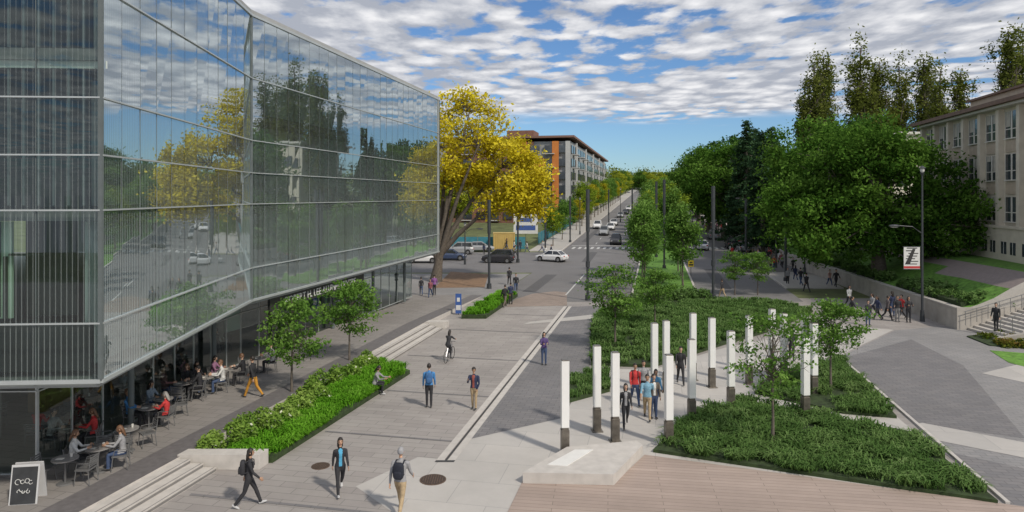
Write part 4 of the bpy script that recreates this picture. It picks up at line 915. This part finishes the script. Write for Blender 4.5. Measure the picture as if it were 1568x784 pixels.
for u_,v_,ps,h_,t_,b_2 in [(1304,492,'walk',-100,BL,BL),(1329,498,'stand',180,BL,DN),(1344,490,'walk',90,NV,BL),(1359,491,'walk2',-90,(.12,.10,.1),BL),(1374,493,'stand',160,BL,(.2,.2,.2)),(1391,494,'standfold',170,BL,BL),(1381,488,'walk',100,RD,BL),(1235,447,'walk',10,BL,BL),(1270,438,'walk',190,(.5,.3,.25),DN),(1280,441,'walk2',180,BL,BL),(1218,430,'walk',0,NV,DN),(1106,456,'walk',30,BL,KH),(1162,408,'walk',10,BL,BL),(1185,414,'walk2',190,RD,DN),(1336,486,'walk2',100,GYc,BL),(1366,485,'stand',10,NV,DN),(1206,436,'stand',170,GYc,BL),(1226,438,'walk2',10,BL,DN),(1150,414,'walk',180,WT,DN),(1172,420,'walk',10,BL,BL),(1196,408,'walk2',180,(.3,.1,.1),BL),(1300,470,'walk',190,WT,BL),(1140,408,'walk2',10,BL,DN),(1160,400,'walk',190,RD,BL),(1178,402,'stand',20,BL,BL),(1190,398,'walk',170,NV,DN),(1204,402,'walk',10,GYc,BL),(1214,416,'walk2',190,BL,BL)]:
    P(u_,v_,ps,h_,t_,b_2,fem=random.random()<.4,lh=random.random()<.4)
person('pedestrian_man',31.2,44.0,.31,'stand',120,BL,BL)
for i in range(56):
    y=random.uniform(80,190) if i%3 else random.uniform(80,110); t=random.uniform(13,17.5) if y>104 else random.uniform(10,17)
    person('pedestrian_man' if i%2 else 'pedestrian_woman',t+SL*y,y,gz(y)+(.13 if y>104 else .012),random.choice(('walk','walk2','stand')),random.choice((0,180,10,170)),random.choice((BL,BL,NV,RD,WT,GYc,(.4,.2,.3))),random.choice((BL,DN,KH)),fem=i%2==0,lh=i%2==0)
for i in range(10):
    y=random.uniform(92,112); x=random.uniform(-6,6); person('pedestrian_man' if i%2 else 'pedestrian_woman',x,y,gz(y)+.02,random.choice(('walk','walk2')),random.choice((90,-90,0)),random.choice((BL,NV,WT,GYc)),random.choice((BL,DN)),fem=i%2==0,lh=i%2==0)
X,Y=tq(-12.75,31.0); person('seated_person',X,Y,.012,'ledge',-100,(.25,.25,.25),BL,fem=True,lh=True,shoe=(.5,.5,.5))
X,Y=site(688,553); hr=-15
bk=MB(); FRM=mat('bike_frame',(.25,.25,.27),.3,.1,metal=.5)
for yy in (-.5,.52):
    pts=[(0,yy+.33*math.cos(a),.34+.33*math.sin(a)) for a in np.linspace(0,2*math.pi,25)]; bk.tube(pts,.016,TY,6,cap=False)
    for a in np.linspace(0,math.pi,7)[:-1]: bk.tube([(0,yy+.32*math.cos(a),.34+.32*math.sin(a)),(0,yy-.32*math.cos(a),.34-.32*math.sin(a))],.003,RIM,4)
for a,c in [((0,-.12,.3),(0,-.22,.88)),((0,-.12,.3),(0,.36,.78)),((0,-.2,.76),(0,.36,.82)),((0,-.5,.34),(0,-.12,.3)),((0,-.5,.34),(0,-.2,.76)),((0,.52,.34),(0,.38,.98)),((-.26,.3,1.02),(.26,.3,1.02))]: bk.tube([a,c],.017,FRM,6)
bk.ell((0,-.22,.9),(.08,.13,.03),BLK,10,6); bk.tube([(-.12,-.12,.3),(.12,-.12,.3)],.02,FRM,6); bk.box((-.13,.0,.38),(.09,.08,.02),BLK);bk.box((.13,-.2,.2),(.09,.08,.02),BLK)
bk.build('bicycle',(X,Y,.012),R(hr))
dr_=Vector((-math.sin(R(hr)),math.cos(R(hr)))); person('cyclist',X-dr_.x*.2,Y-dr_.y*.2,.03,'cycle',hr,BL,BL,fem=True,lh=True)
def cafe(u,v,seats,occ):
    X,Y=site(u,v,TZ); place('cafe_table',table,(X,Y,TZ+.004),0)
    for i,a in enumerate(seats):
        r=.62; x=X+r*math.cos(R(a)); y=Y+r*math.sin(R(a)); rz=a+90
        place('cafe_chair',chair,(x,y,TZ+.004),R(rz))
        if i in occ:
            o=occ[i]; dx=-math.sin(R(rz)); dy=math.cos(R(rz)); person('seated_person',x-dx*.08,y-dy*.08,TZ+.004,o[0],rz,o[1],o[2],fem=o[3],lh=o[3],hair=o[4] if len(o)>4 else (.02,.015,.012))
BR=(.14,.07,.035)
cafe(150,722,(20,200,110),{0:('sit',GYc,DN,True,BR),1:('sit',WT,BL,True,BR)})
cafe(228,655,(0,180,90),{0:('sit',RD,BL,True,(.3,.28,.26)),1:('sitback',BLU,BL,False,BR)})
cafe(280,614,(10,190,100,280),{0:('sit',BL,BL,False),1:('sitback',(.2,.1,.1),DN,False),2:('sit',BL,BL,True,BR)})
cafe(350,590,(0,180),{0:('sit',BL,BL,False,BR),1:('sit',(.25,.12,.2),BL,True)})
cafe(195,690,(45,200,290),{})
cafe(110,690,(20,180,100),{0:('sit',RD,BL,True,BR),1:('sit',GYc,BL,False)})
cafe(315,604,(30,150,270),{1:('sit',BL,DN,True),0:('sit',WT,DN,False,BR)})
cafe(100,740,(60,180,0),{})
cafe(250,640,(30,160,270),{1:('sit',(.2,.25,.3),DN,True)})
cafe(395,572,(30,200),{0:('sit',GYc,BL,False)})
for x,y,c in ((-16.3,24,RD),(-16.6,26.5,BL),(-16.2,29,GYc),(-16.0,33,BL),(-15.8,37,WT),(-19,24.5,BLU)):
    place('cafe_table',table,(x,y,TZ+.004)); place('cafe_chair',chair,(x,y-.65,TZ+.004),0); person('seated_person',x,y-.6,TZ+.004,'sit',0,c,BL,fem=True,lh=True,hair=BR)
    place('cafe_chair',chair,(x,y+.65,TZ+.004),math.pi)
print('objects',len(bpy.data.objects),'polys',sum(len(m.polygons) for m in bpy.data.meshes))
